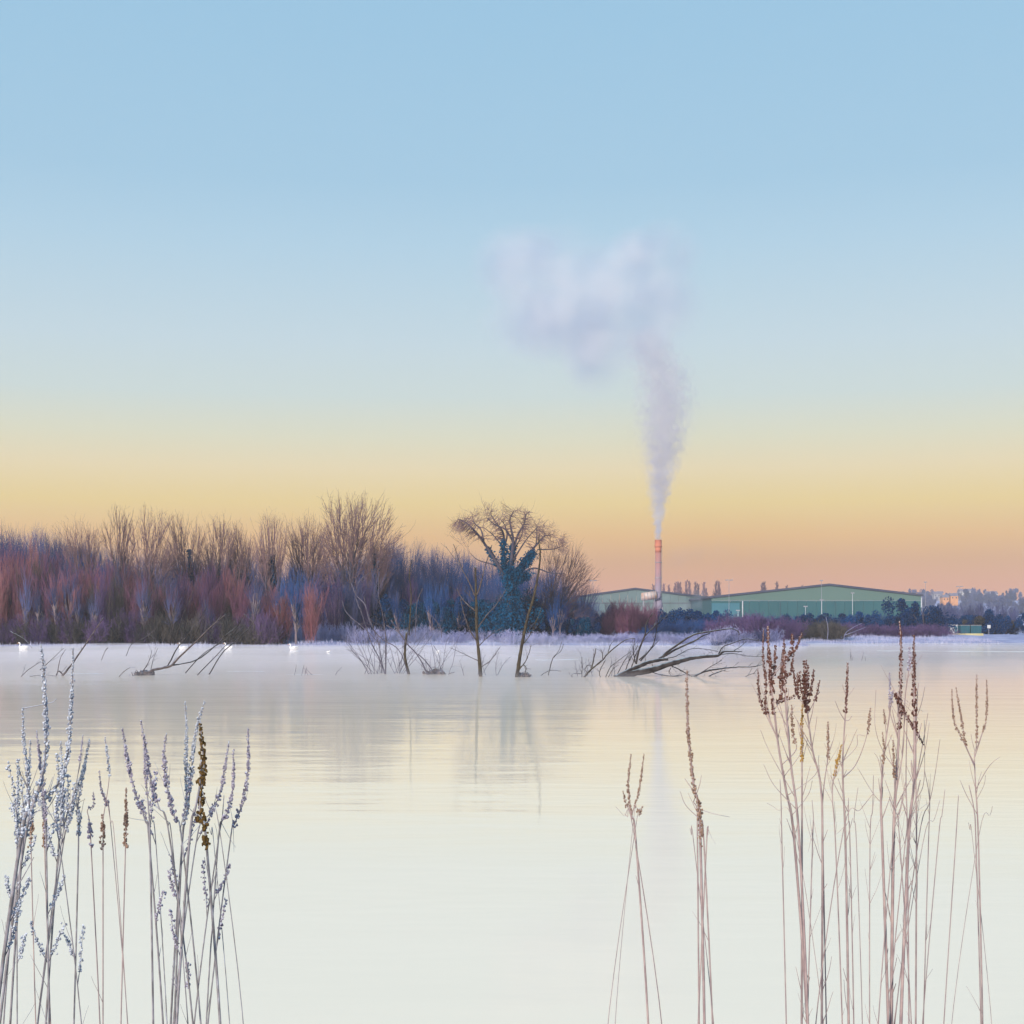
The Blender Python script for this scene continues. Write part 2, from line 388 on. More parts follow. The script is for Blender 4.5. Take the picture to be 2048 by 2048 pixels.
def warehouse(name, px0, px1, pxr, py_e0, py_e1, py_r, d, depth, z0, label, mats, npan, split_py=None):
    k = F/d
    X_ = lambda p: (p-1024)/k
    Z_ = lambda p: HC-(p-1250)/k
    x0, x1, xr = X_(px0), X_(px1), X_(pxr); ze, e2, zr = Z_(py_e0), Z_(py_e1), Z_(py_r)
    r = empty(name, ((x0+x1)/2, d, z0), label, 'warehouse')
    cx = (x0+x1)/2
    x0 -= cx; x1 -= cx; xr -= cx; ze -= z0; e2 -= z0; zr -= z0
    zs = (Z_(split_py)-z0) if split_py else None
    if zs:
        gable_wall(x0, x1, xr, zs, zs+.001, 0, 0, .3, npan, mats[0], r, e2=zs)
        b = MB(); b.box((x0, -.08, zs+.02), (x1, .3, zs+.35)); b.build('wall_band', M['pale_wall'], r)
        # upper gable
        V = [(x0, 0, zs+.37), (x1, 0, zs+.37), (x1, 0, e2), (xr, 0, zr), (x0, 0, ze)]
        V = V+[(a, .3, c) for a, _, c in V]
        mesh_obj('gable', V, [np.array([(0,1,2,3,4)]), np.array([(9,8,7,6,5)]), np.array([(0,5,6,1),(1,6,7,2),(2,7,8,3),(3,8,9,4),(4,9,5,0)])], mats[1], r)
    else:
        gable_wall(x0, x1, xr, ze, zr, 0, 0, .3, npan, mats[0], r, e2=e2)
    # side walls and back
    b = MB(); b.box((x0, .31, 0), (x0+.3, depth, ze)); b.box((x1-.3, .31, 0), (x1, depth, e2)); b.box((x0, depth+.01, 0), (x1, depth+.3, min(ze, e2)))
    b.build('side_wall', mats[0], r)
    for (ax, az, bx, bz) in ((x0-.8, ze-.1, xr, zr), (xr, zr, x1+.8, e2-.1)):
        V = []
        for yy in (-.7, depth+.5):
            V += [(ax, yy, az+.05), (bx, yy, bz+.05), (bx, yy, bz+.75), (ax, yy, az+.75)]
        mesh_obj('roof', V, [np.array([(0,1,2,3),(7,6,5,4),(0,4,5,1),(3,2,6,7),(0,3,7,4),(1,5,6,2)])], M['roof'], r)
    return r, cx, k

wr, cxr, kr = warehouse('warehouse', 1423, 1842, 1658, 1196, 1192, 1171, 520, 90, .9,
          'wide green warehouse with shallow pitched gable, right of the tall chimney', (M['green_wall'], M['upper_wall']), 22, split_py=1202)
b = MB(); zt = HC+(1250-1203)/kr-.9
b.box(((1423-1024)/kr-cxr, -.55, 0), ((1479-1024)/kr-cxr, -.02, zt-.6)); b.build('loading_bay', M['teal'], wr)
b = MB(); b.tube([((1485-1024)/kr-cxr, -.3, 0), ((1485-1024)/kr-cxr, -.3, zt+.2)], .22, 8); b.build('downpipe', M['white'], wr)
for px in (1560, 1800):
    b = MB(); b.tube([((px-1024)/kr-cxr, -.25, 0), ((px-1024)/kr-cxr, -.25, zt-.1)], .07, 8); b.build('downpipe', M['roof'], wr)
wl, cxl, kl = warehouse('warehouse', 1120, 1425, 1270, 1200, 1198, 1179, 580, 80, .9,
          'pale grey-green warehouse with low gable, behind the base of the chimney', (M['pale_wall'], M['pale_wall']), 18)
b = MB(); zl = HC+(1250-1207)/kl-.9; b.box(((1120-1024)/kl-cxl, -.06, zl), ((1425-1024)/kl-cxl, -.005, zl+.3)); b.build('wall_band', M['trim'], wl)

# chimney
DCH = 540.; KC = F/DCH; XC = (1316.5-1024)/KC; ZT = HC+(1250-1080)/KC
ch = empty('factory_chimney', (XC, DCH, .9), 'tall slender smoking chimney with sunlit orange cap, above the pale green warehouse', 'chimney')
H = ZT-.9
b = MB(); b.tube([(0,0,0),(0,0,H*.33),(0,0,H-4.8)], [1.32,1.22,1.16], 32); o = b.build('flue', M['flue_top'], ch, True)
b = MB(); b.tube([(0,0,H-4.75),(0,0,H-2.7)], [1.2,1.2], 32); b.build('flue_section', M['orange_glow'], ch, True)
b = MB(); b.tube([(0,0,H-2.7),(0,0,H-2.25),(0,0,H-2.2),(0,0,H-.1),(0,0,H)], [1.5,1.5,1.36,1.3,1.38], 32); b.build('cap', M['orange_glow'], ch, True)
b = MB(); b.tube([(0,0,H-.01),(0,0,H+.02)], [1.0,1.0], 24); b.build('mouth', M['black'], ch)
b = MB(); b.tube([(0,0,8.2),(0,0,12.0)], [2.0,1.3], 24); b.build('base_cone', M['flue'], ch, True)
for sx in (-1, 1):
    for sy in (-1, 1):
        b = MB(); b.tube([(sx*1.9, sy*1.9, 0), (sx*1.5, sy*1.5, 9.0)], .16, 6); b.build('leg', M['steel'], ch)
for hh in (14, 20, 26):
    b = MB(); b.tube([(0,0,hh),(0,0,hh+.25)], [1.38,1.38], 24); b.build('flange', M['steel'], ch)
b = MB()
for s in (-.22, .22): b.tube([(1.3+.1, s, 2), (1.3+.1, s, H-3)], .04, 4)
for z in np.arange(2.5, H-3, .6): b.tube([(1.4, -.22, z), (1.4, .22, z)], .03, 3)
tag(b.build('ladder', M['steel'], ch), kind='stuff')
# elevated duct to the left of the chimney
dk = empty('elevated_duct', (XC-3.6, DCH-2.5, .9), 'fat horizontal orange-lit duct joining the chimney base from the left', 'duct')
zd = HC+(1250-1191.5)/KC-.9
b = MB(); b.tube([(-3.2,0,zd-.5),(-2.9,0,zd-.5),(-2.9,0,zd-.45),(2.6,0,zd+.25)], [1.2,1.35,1.55,1.6], 24); b.build('drum', M['tank'], dk, True)
for xx in (-2.2, -.9, .4, 1.6):
    zz = zd-.45+(xx+2.9)/5.5*.7
    b = MB(); b.tube([(xx,0,zz),(xx+.18,0,zz+.02)], [1.72,1.72], 24); b.build('hoop', M['steel'], dk)
b = MB(); b.tube([(2.7,0,zd+.2),(3.2,.8,zd-.2),(3.4,1.6,zd-1)], [1.5,1.3,1.1], 20); b.build('elbow', M['flue'], dk, True)
for xx in (-2.3, 1.8):
    for yy in (-1, 1):
        b = MB(); b.tube([(xx, yy, 0), (xx, yy*.8, zd-1.5)], .14, 6); b.build('leg', M['steel'], dk)

# lamp posts
def lamp(px, py, d, label, group='tall lamp masts round the warehouses', two=False, mt='steel'):
    k = F/d; x = (px-1024)/k; z0 = gz(x, d); z = HC+(1250-py)/k-z0
    r = empty('lamp_post', (x, d, z0), label, 'lamp post', group)
    b = MB(); b.tube([(0,0,0),(0,0,z*.5),(0,0,z)], [.10,.08,.06], 8); b.build('pole', M[mt], r)
    for s in ((-1, 1) if two else (0,)):
        b = MB(); b.box((s*.7-.5, -.35, z), (s*.7+.5, .35, z+.3)); b.build('lamp_head', M['steel'], r)
lamp(1186, 1162, 470, 'double headed lamp mast above left end of the pale warehouse roof', two=True)
lamp(1458, 1161, 470, 'double headed lamp mast in front of the left end of the green warehouse', two=True)
lamp(1643, 1162, 500, 'lamp mast rising just left of the green warehouse ridge')
lamp(1705, 1187, 420, 'pale lamp post before the right half of the green warehouse wall', mt='white')
lamp(1643.5, 1201, 380, 'short white pole among the bushes below the green warehouse ridge', mt='white')
lamp(1476, 1222, 380, 'short white post beside the teal bay of the green warehouse', mt='white')
lamp(1611, 1214, 380, 'shortest white post in front of the green warehouse left of the ridge', mt='white')
lamp(1851, 1165, 500, 'lamp mast just right of the green warehouse right eave')
lamp(1919.5, 1174, 520, 'rightmost lamp mast above the orange lit houses', two=True)

# ------------------------------------------------------------------ far right: waterside kiosk, containers, sign, kerb
def boxthing(name, px0, px1, py0, py1, d, depth, m, label, cat):
    k = F/d; x0, x1 = (px0-1024)/k, (px1-1024)/k; z1 = HC+(1250-py0)/k; z0 = gz((x0+x1)/2, d)-.05
    return empty(name, ((x0+x1)/2, d, z0), label, cat), (x1-x0)/2, z1-z0, k
r, hw, hz, k = boxthing('kiosk', 1901, 1915, 1249, 1267, 285, 2, None, 'small white kiosk with dark door standing behind the yellow kerb', 'kiosk')
b = MB(); b.box((-hw,0,0),(hw,1.6,hz-.12)); b.build('wall', M['white'], r)
b = MB(); b.box((-hw-.1,-.1,hz-.12),(hw+.1,1.7,hz)); b.build('roof', M['steel'], r)
b = MB(); b.box((hw*.15,-.05,.05),(hw*.85,-.005,hz-.35)); b.build('door', M['teal'], r)
for n_, (a, c, lb) in enumerate(((1921, 1940, 'teal shipping container just right of the white kiosk'), (1942, 1963, 'pale teal shipping container nearest the white sign'))):
    r, hw, hz, k = boxthing('shipping_container', a, c, 1250, 1267, 288, 2, None, lb, 'container')
    b = MB(); b.box((-hw,.06,.1),(hw,2.4,hz-.1)); b.build('body', M['container'], r)
    for q in range(6):
        b = MB(); xq = -hw+(q+.15)*2*hw/6; b.box((xq,0,.15),(xq+2*hw/6*.6,.055,hz-.15)); b.build('side_panel', M['container'], r)
    b = MB(); b.box((-hw-.04,-.03,hz-.1),(hw+.04,2.44,hz)); b.build('top_rail', M['steel'], r)
r, hw, hz, k = boxthing('sign', 1974.5, 1981, 1250, 1256, 280, 2, None, 'small white square sign on a post at far right shore', 'sign')
b = MB(); b.box((-hw,-.05,hz-.65),(hw,.0,hz)); b.build('board', M['white'], r)
b = MB(); b.tube([(0,.05,0),(0,.05,hz-.1)], .05, 6); b.build('post', M['steel'], r)
for a, c, lb in ((1844, 1857, 'short yellow kerb length on the far right bank'), (1871, 1967, 'long yellow kerb in front of kiosk and containers')):
    d = 270; k = F/d; x0, x1 = (a-1024)/k, (c-1024)/k
    z0 = gz((x0+x1)/2, d)-.05
    o = empty('kerb', ((x0+x1)/2, d, z0), lb, 'kerb')
    n = max(1, int((x1-x0)/1.6)); e = np.linspace(x0, x1, n+1)-(x0+x1)/2
    for q in range(n):
        b = MB(); b.box((e[q]+.01, 0, 0), (e[q+1]-.01, .4, .42)); b.build('kerb_block', M['yellow'], o)

# hillside houses
def house(px, py_base, d, wpx, hpx, label, wm, rmat='slate'):
    k = F/d; x = (px-1024)/k; z0 = gz(x, d); zb = HC+(1250-py_base)/k
    z0 = min(z0, zb)
    W = wpx/k/2; H_ = HC+(1250-(py_base-hpx))/k-z0
    r = empty('house', (x, d, z0), label, 'house')
    b = MB(); b.box((-W,0,0),(W,8,H_)); b.build('wall', M[wm], r)
    V = [(-W-.3,-.4,H_),(W+.3,-.4,H_),(W+.3,8.4,H_),(-W-.3,8.4,H_),(-W-.3,4,H_+2.6),(W+.3,4,H_+2.6)]
    rf = mesh_obj('roof', V, [np.array([(0,1,5,4),(3,4,5,2),(0,3,2,1)]), np.array([(0,4,3),(1,2,5)])], M[rmat], r)
    b = MB(); b.box((-W*.5,3.6,H_+1.5),(-W*.5+.9,4.4,H_+3.6)); b.build('chimney', M['brick'], rf)
    n = max(2, int(W*2/3))
    for q in range(n):
        xq = -W+(q+.5)*2*W/n
        b = MB(); b.box((xq-.5,-.05,H_-2.0),(xq+.5,-.005,H_-.8)); b.build('window', M['glass'], r)
house(1892, 1203, 1150, 13, 8, 'orange sunlit house on the hazy hillside, left of the pair', 'brick')
house(1909, 1202, 1150, 15, 10, 'orange sunlit house on the hazy hillside, right of the pair', 'brick')
house(1935, 1192, 1300, 30, 9, 'long pale house high on the hazy hillside', 'white')
house(1878, 1194, 1280, 20, 6, 'small grey house beside the lamp mast on the hillside', 'steel')
house(1985, 1196, 1250, 22, 8, 'pale house low on the hillside at the right edge', 'white')
house(1838, 1200, 1100, 12, 5, 'small pale house just beyond the green warehouse eave', 'white')

# ------------------------------------------------------------------ vegetation
def fit(S, W, H, lean=0.0, pw=None):
    """scale segments so the crown is W wide and H tall"""
    P = np.concatenate([S[:, 0:3], S[:, 3:6]])
    zx = np.percentile(P[:, 2], 99.7); xr_ = (np.percentile(P[:, 0], 99.5)-np.percentile(P[:, 0], .5))
    yr_ = (np.percentile(P[:, 1], 99.5)-np.percentile(P[:, 1], .5))
    cx_ = (np.percentile(P[:, 0], 99.5)+np.percentile(P[:, 0], .5))/2
    sz, sx, sy = H/zx, W/xr_, W/yr_
    for o in (0, 3):
        z = S[:, o+2]*sz; t = np.clip(z/H, 0, 1)
        S[:, o] = (S[:, o]-cx_*t)*sx+lean*t**1.3
        S[:, o+1] *= sy; S[:, o+2] = z
    return S

def leaf_cloud(rs, C, size, squash=1.0):
    n = len(C); A = unit(rs.normal(0, 1, (n, 3))); B = unit(np.cross(A, rs.normal(0, 1, (n, 3))))
    s = size*rs.uniform(.5, 1.3, (n, 1))
    V = np.stack([C-A*s, C+B*s*.6, C+A*s, C-B*s*.6], 1).reshape(-1, 3)
    return V, np.arange(4*n).reshape(-1, 4)

def kmeans(rs, P, k, it=4):
    k = min(k, len(P)); C = P[rs.choice(len(P), k, replace=False)]
    for _ in range(it):
        a = ((P[:, None]-C[None])**2).sum(-1).argmin(1)
        for q in range(k):
            if (a == q).any(): C[q] = P[a == q].mean(0)
    return a, k

def arc(rs, A, B, k, sag, wob):
    """curved branches from A to B (n,3): leave outward, bend up -> (n,k+1,3)"""
    t = np.linspace(0, 1, k+1)[None, :, None]; D = B-A; Ln = np.linalg.norm(D, axis=1, keepdims=True)
    mid = (A+B)/2+np.concatenate([D[:, :2]*sag*.55, -Ln*sag*.55], 1)+rs.normal(0, 1, D.shape)*Ln*wob
    P = (1-t)**2*A[:, None]+2*t*(1-t)*mid[:, None]+t*t*B[:, None]
    if k > 2: P[:, 1:-1] += rs.normal(0, 1, P[:, 1:-1].shape)*Ln[:, None]*wob*.35
    return P

def fill_crown(rs, groups, K, addp, segsT, segsC, H, kind, core, thick=2):
    for lv, (k, f) in enumerate(K):
        A = []; B = []; R0 = []; R1 = []; new = []
        for nd, pts, rad in groups:
            if len(pts) <= 1: 
                new.append((nd, pts, rad)); continue
            lab, kk = kmeans(rs, pts, k)
            for q in range(kk):
                m_ = pts[lab == q]
                if not len(m_): continue
                c = m_.mean(0); t = nd+(c-nd)*f*rs.uniform(.85, 1.1)
                rc = rad*max(.32, min(.80, (len(m_)/len(pts))**.42)); rc = max(rc, .020*H/16)
                A.append(nd); B.append(t); R0.append(min(rad*.8, rc*1.15)); R1.append(rc); new.append((t, m_, rc))
        if A:
            pts_ = arc(rs, np.array(A), np.array(B), 5 if lv < thick else 3, (.26 if kind == 'ash' else .20) if lv == 0 else .08, .07)
            addp(pts_, np.array(R0), np.array(R1), segsT if lv < thick else segsC)
        groups = new
    A = []; B = []; R0 = []
    for nd, pts, rad in groups:
        for p in pts: A.append(nd); B.append(p); R0.append(min(rad, .022*H/16))
    A = np.array(A); B = np.array(B); R0 = np.array(R0)
    pts_ = arc(rs, A, B, 3, .15, .08); addp(pts_, R0, R0*.5, segsC)
    # fine end twigs
    Ln = np.linalg.norm(B-A, axis=1)+.25
    out_ = unit(B-core)
    for q in range(2):
        t = rs.uniform(.3, 1., len(B)); i = np.minimum((t*3).astype(int), 2); st = pts_[np.arange(len(B)), i+1]
        d = unit(out_*.9+rs.normal(0, .48, B.shape)+np.array((0, 0, .18)))
        S, _, _ = grow(rs, st, d, np.clip(Ln*rs.uniform(.4, .9, len(B)), .25, 1.1), np.full(len(B), .010*H/16), 2, .12, .05, .5); segsC.append(S)

def bare_tree(loc, W, H, label, group, kind='ash', lean=0.0, seed=0, ivy=0.0, ivy_w=.5, tm='twig', bm='bark', dens=1.0):
    """crown filled from its outline inwards: tips are clustered into twigs, twigs into branches, branches into limbs"""
    rs = np.random.default_rng(seed)
    r = empty('bare_tree', loc, label, 'tree', group)
    n = int(np.clip(W*H*5.6*dens, 140, 1600))
    h0 = {'ash': .24, 'fan': .18}[kind]*H; W = W*1.12
    # tips inside an uneven envelope
    P = []
    nb = 9; bw = rs.uniform(.72, 1.10, nb)
    def env():
        while True:
            u = rs.uniform(-1, 1, 3); rr = np.linalg.norm(u)
            if rr > 1 or rs.random() > .25+.75*rr: continue
            z = (u[2]+1)/2; q = u[:2]/max(math.sqrt(max(1e-6, 1-u[2]**2)), .2); q = np.clip(q, -1, 1)
            if kind == 'fan': w_ = min(1.0, .48+.85*z)*math.sqrt(max(0, 1-max(0, (z-.6)/.42)**2))
            else: w_ = math.sqrt(max(0, 1-max(0, (z-.4)/.62)**2)) if z > .4 else .55+1.1*z
            a = math.atan2(q[1], q[0]); lob = np.interp((a*nb/(2*np.pi)+z*2.3) % nb, range(nb+1), list(bw)+[bw[0]])
            return np.array((q[0]*w_*W/2*lob, q[1]*w_*W/2*.8*lob, h0+(H-h0)*z*(.86+.16*lob)))
    nc_ = max(12, int(n/26)); cen = [env() for _ in range(nc_)]; sg = .052*(W+H)/1.6
    while len(P) < n:
        if rs.random() < .72:
            c = cen[rs.integers(nc_)]; P.append(c+rs.normal(0, 1, 3)*np.array((sg*.8, sg*.8, sg*.9)))
        else: P.append(env())
        if P[-1][2] > H*1.01: P.pop()
    P = np.array(P); P[:, 0] -= np.median(P[:, 0]); P[:, 0] *= W/(np.percentile(P[:, 0], 98.5)-np.percentile(P[:, 0], 1.5)); P[:, 0] += lean
    tr = H*.019
    base = np.array((0, 0, -.4)); fork = np.array((lean*.25, 0, (.22 if kind == 'ash' else .12)*H))
    tp = arc(rs, base[None], fork[None], 4, 0, .01)
    segsT = []; segsC = []
    def addp(pts, r0, r1, tgt):
        k = pts.shape[1]-1; rr = r0[:, None]+(r1-r0)[:, None]*np.linspace(0, 1, k+1)[None]
        tgt.append(np.concatenate([pts[:, :-1], pts[:, 1:], rr[:, :-1, None], rr[:, 1:, None]], -1).reshape(-1, 8))
    addp(tp, np.array([tr]), np.array([tr*.85]), segsT)
    fill_crown(rs, [(fork, P, tr*.85)], [(8, .34), (5, .45), (5, .5), (4, .55), (3, .6)], addp, segsT, segsC, H, kind, np.array((lean*.7, 0, h0+(H-h0)*.30)))
    V, Q_ = segs_to_arrays(np.vstack(segsT), 6); mesh_obj('trunk', V, [Q_], M[bm], r)
    V, Q_ = segs_to_arrays(np.vstack(segsC), 3); mesh_obj('crown', V, [Q_], M[tm], r)
    if ivy > 0:
        n = int(1500*ivy*ivy_w*2)
        z = rs.uniform(0, ivy*H, n)
        k = 1-.55*(z/(ivy*H))
        a = rs.uniform(0, 2*np.pi, n); q = np.abs(rs.normal(0, .6, n))*ivy_w*k*(1+.35*np.sin(z*1.7+seed))
        t = np.clip(z/H, 0, 1)
        C = np.stack([np.cos(a)*q+lean*t**1.3*.6, np.sin(a)*q, z], -1)
        V, Q_ = leaf_cloud(rs, C, .20); mesh_obj('ivy', V, [Q_], M['ivy'], r)
    return r

def trees_at(px0, px1, py_top, d, z0, kind, label, seed, lean_px=0, **kw):
    k = F/d; W = (px1-px0)/k; H_ = HC+(1250-py_top)/k-z0
    cxp = kw.pop('base', (px0+px1)/2)
    return bare_tree(((cxp-1024)/k, d, z0), W, H_, label, None, kind, ((px0+px1)/2-cxp)/k, seed, **kw)

Tz = .5
trees_at(128, 203, 1034, 232, Tz, 'ash', 'rounded bare tree left of the two tallest left-hand trees', 11, base=180)
trees_at(208, 268, 1005, 230, Tz, 'fan', 'tall narrow bare tree, first of the two tallest on the left', 12, ivy=.40, ivy_w=.5, base=242)
trees_at(262, 352, 1012, 226, Tz, 'fan', 'broad fan-shaped bare tree next to the tall narrow one', 13, base=282)
trees_at(330, 412, 1028, 232, Tz, 'ash', 'bare tree with thick ivy up its trunk, right of the fan-shaped one', 14, ivy=.72, ivy_w=.75, base=383)
trees_at(398, 476, 1030, 236, Tz, 'ash', 'spreading bare tree with ivied lower trunk near the left centre', 15, ivy=.5, ivy_w=.8, base=436)
trees_at(458, 512, 1044, 236, Tz, 'ash', 'lower bare tree with two ivy clumps before the dip in the skyline', 16, ivy=.6, ivy_w=.8)
trees_at(510, 570, 1022, 228, Tz, 'fan', 'upright bare tree with dark ivy column, standing above two orange shrubs', 17, ivy=.66, ivy_w=.75, base=547)
trees_at(575, 662, 1026, 234, Tz, 'ash', 'bare tree leaning against the left side of the biggest crown', 18, base=615)
trees_at(640, 782, 986, 228, Tz, 'ash', 'biggest bare tree with huge domed crown of fine twigs', 19, base=692, dens=1.35)
trees_at(724, 776, 1058, 226, Tz, 'fan', 'small bare tree wrapped in a dark ivy column beside the domed tree', 20, ivy=.78, ivy_w=1.0, base=748)
trees_at(1075, 1182, 1078, 228, Tz, 'fan', 'bare tree fanning out to the right of the ivied oak', 22, base=1090)
trees_at(1140, 1196, 1148, 232, Tz, 'fan', 'low twiggy tree where the wood meets the pale warehouse', 23, base=1160, tm='twig_grey')

# the oak, limbs as in the photo
def oak():
    d = 214.; z0 = .5; k = F/d; rs = np.random.default_rng(31)
    bx = (1022-1024)/k
    r = empty('oak_tree', (bx, d, z0), 'old ivy-clad oak with crooked spreading limbs, right of the wood centre', 'tree')
    T = lambda px, py, dy=0.: np.array(((px-1024)/k-bx, dy, HC-(py-1250)/k-z0))
    b = MB()
    b.tube(spline([T(1022,1276), T(1021,1235), T(1020,1190,.2), T(1018,1155,.3)]), np.linspace(.62,.42,16), 10)
    limbs = [ # (points, r0, r1)
        ([T(1012,1160), T(990,1120,-.6), T(962,1078,-1.2), T(945,1058,-1.5), T(930,1045,-1.7), T(918,1040,-1.8)], .42, .10),
        ([T(1010,1150,.3), T(1006,1110,.6), T(1008,1080,.9), T(1004,1060,1.1), T(992,1045,1.4), T(982,1028,1.8)], .45, .10),
        ([T(1020,1150,.1), T(1024,1110,-.5), T(1026,1080,-.9), T(1022,1058,-1.4), T(1020,1040,-1.8), T(1028,1024,-2.2)], .48, .10),
        ([T(1026,1100,-.5), T(1036,1070,-.6), T(1048,1048,-.4), T(1052,1030,0), T(1060,1022,.3)], .32, .09),
        ([T(1028,1150,.3), T(1048,1118,1.0), T(1072,1090,1.6), T(1088,1072,2.0), T(1100,1068,2.4)], .42, .09),
        ([T(1040,1150,0), T(1068,1136,.4), T(1100,1145,.8), T(1130,1146,1.4)], .26, .07),
        ([T(1075,1098,1.6), T(1105,1097,1.8), T(1128,1090,2.2)], .17, .06),
        ([T(1008,1095,.7), T(1014,1070,1.5), T(1010,1050,2.2), T(1000,1035,2.8)], .26, .08),
        ([T(968,1085,-1.1), T(962,1060,-.2), T(948,1045,.6), T(944,1030,1.2)], .22, .08),
        ([T(1026,1085,-.8), T(1012,1062,-2.2), T(990,1052,-3.2), T(975,1040,-4.)], .24, .08),
        ([T(1018,1140,.2), T(985,1128,2.2), T(955,1118,3.2), T(940,1105,3.8)], .22, .06),
        ([T(1024,1125,.2), T(1040,1100,-3.2), T(1056,1078,-4.4), T(1075,1058,-5.)], .24, .07),
        ([T(1020,1120,.2), T(1030,1095,3.2), T(1044,1066,4.4), T(1048,1040,5.)], .24, .07),
        ([T(1020,1110,.2), T(1004,1090,3.2), T(985,1066,4.4), T(965,1050,5.)], .24, .07),
        ([T(1072,1090,1.6), T(1074,1068,1.2), T(1072,1052,.8)], .17, .07),
    ]
    P = []; R_ = []; Ls = []
    for pts, r0, r1 in limbs:
        s = spline(pts, 5); b.tube(s, np.linspace(r0*.62, r1*.62, len(s)), 7)
        P.append(s); R_.append((r0, r1)); Ls.append(np.linalg.norm(np.diff(s, axis=0), axis=1).sum())
    b.build('trunk', M['bark'], r)
    # tips fill a wide dome, each joined to the nearest limb
    nodes = []; nrad = []
    for s_, (r0, r1) in zip(P, R_):
        m0 = int(len(s_)*.45)
        for i_ in range(m0, len(s_)): nodes.append(s_[i_]); nrad.append(r0+(r1-r0)*i_/len(s_))
    nodes = np.array(nodes); nrad = np.array(nrad); tips = []
    cen = []
    def dome():
        while True:
            u = rs.uniform(-1, 1, 3)
            if np.linalg.norm(u) > 1 or np.linalg.norm(u) < .35: continue
            px_ = rs.uniform(908, 1128); hi = np.interp(px_, [908, 925, 945, 985, 1040, 1070, 1092, 1115, 1130], [1052, 1036, 1022, 1015, 1017, 1034, 1056, 1072, 1088])
            lo = np.interp(px_, [908, 940, 980, 1060, 1095, 1130], [1062, 1084, 1088, 1088, 1100, 1104]); py_ = hi+(lo-hi)*rs.random()**1.5
            return T(px_, py_, u[1]*6.5)
    cen = [dome() for _ in range(110)]
    while len(tips) < 1700: tips.append(cen[rs.integers(110)]+rs.normal(0, .55, 3) if rs.random() < .8 else dome())
    tips = np.array(tips); near_ = np.array([((nodes-t)**2).sum(1).argmin() for t in tips])
    groups = [(nodes[q], tips[near_ == q], nrad[q]*.45) for q in np.unique(near_)]
    segsC = []
    def addp(pts, r0, r1, tgt):
        k_ = pts.shape[1]-1; rr = r0[:, None]+(r1-r0)[:, None]*np.linspace(0, 1, k_+1)[None]
        tgt.append(np.concatenate([pts[:, :-1], pts[:, 1:], rr[:, :-1, None], rr[:, 1:, None]], -1).reshape(-1, 8))
    fill_crown(rs, groups, [(3, .5), (4, .5), (4, .55)], addp, segsC, segsC, 13., 'ash', T(1020, 1120), thick=9)
    V, Q_ = segs_to_arrays(np.vstack(segsC), 3); mesh_obj('crown', V, [Q_], M['twig'], r)
    C = []
    for pts_, n, w_ in (([T(1020,1276), T(1022,1220), T(1020,1170), T(1020,1140)], 3600, 1.05), ([T(1022,1270), T(1024,1235)], 3200, 3.0),
                       ([T(1012,1160), T(990,1120), T(975,1098)], 700, .45), ([T(1010,1150), T(1006,1085)], 900, .55), ([T(1020,1150), T(1026,1090)], 900, .6),
                       ([T(1028,1155), T(1052,1125), T(1068,1105)], 1500, .8), ([T(1024,1165), T(1056,1150)], 1200, .7)):
        s = spline(pts_, 6); i = rs.random(n)*(len(s)-1.001); a = i.astype(int); fr = (i-a)[:, None]
        C.append(s[a]*(1-fr)+s[a+1]*fr+rs.normal(0, w_*.5, (n, 3)))
    V, Q_ = leaf_cloud(rs, np.vstack(C), .2); mesh_obj('ivy', V, [Q_], M['ivy'], r)
oak()

# ---- thicket prototypes (built once, copied with shared meshes)
def willow_proto(seed, H=8.0, W=3.2, n=26):
    rs = np.random.default_rng(seed)
    r = empty('willow_shrub', (0, 0, 0), '', 'shrub')
    P = np.stack([rs.normal(0, W*.14, n), rs.normal(0, W*.14, n), np.full(n, -.2)], -1)
    D = unit(np.stack([rs.normal(0, .13, n), rs.normal(0, .13, n), np.ones(n)], -1))
    Ln = H*rs.uniform(.6, 1., n); Rd = rs.uniform(.020, .036, n)
    S, pts, rr = grow(rs, P, D, Ln, Rd, 6, .05, .05, .3)
    V, Q_ = segs_to_arrays(S, 3); mesh_obj('stem', V, [Q_], M['red'], r)['kind'] = 'stuff'
    A = []
    p, d_, l_, r_ = children(rs, pts, rr, Ln, 15, .10, 1., .45, .30, .6, .22); r_ = np.maximum(r_, .013)
    S, p2, rr2 = grow(rs, p, d_, l_, r_, 3, .08, .12, .5); A.append(S)
    p, d_, l_, r_ = children(rs, p2, rr2, l_, 6, .1, 1., .45, .5, .7, .2); r_ = np.maximum(r_, .0105)
    S, p2, rr2 = grow(rs, p, d_, l_, r_, 2, .08, .12, .5); A.append(S)
    V, Q_ = segs_to_arrays(np.vstack(A), 3); mesh_obj('crown', V, [Q_], M['red'], r)
    return r

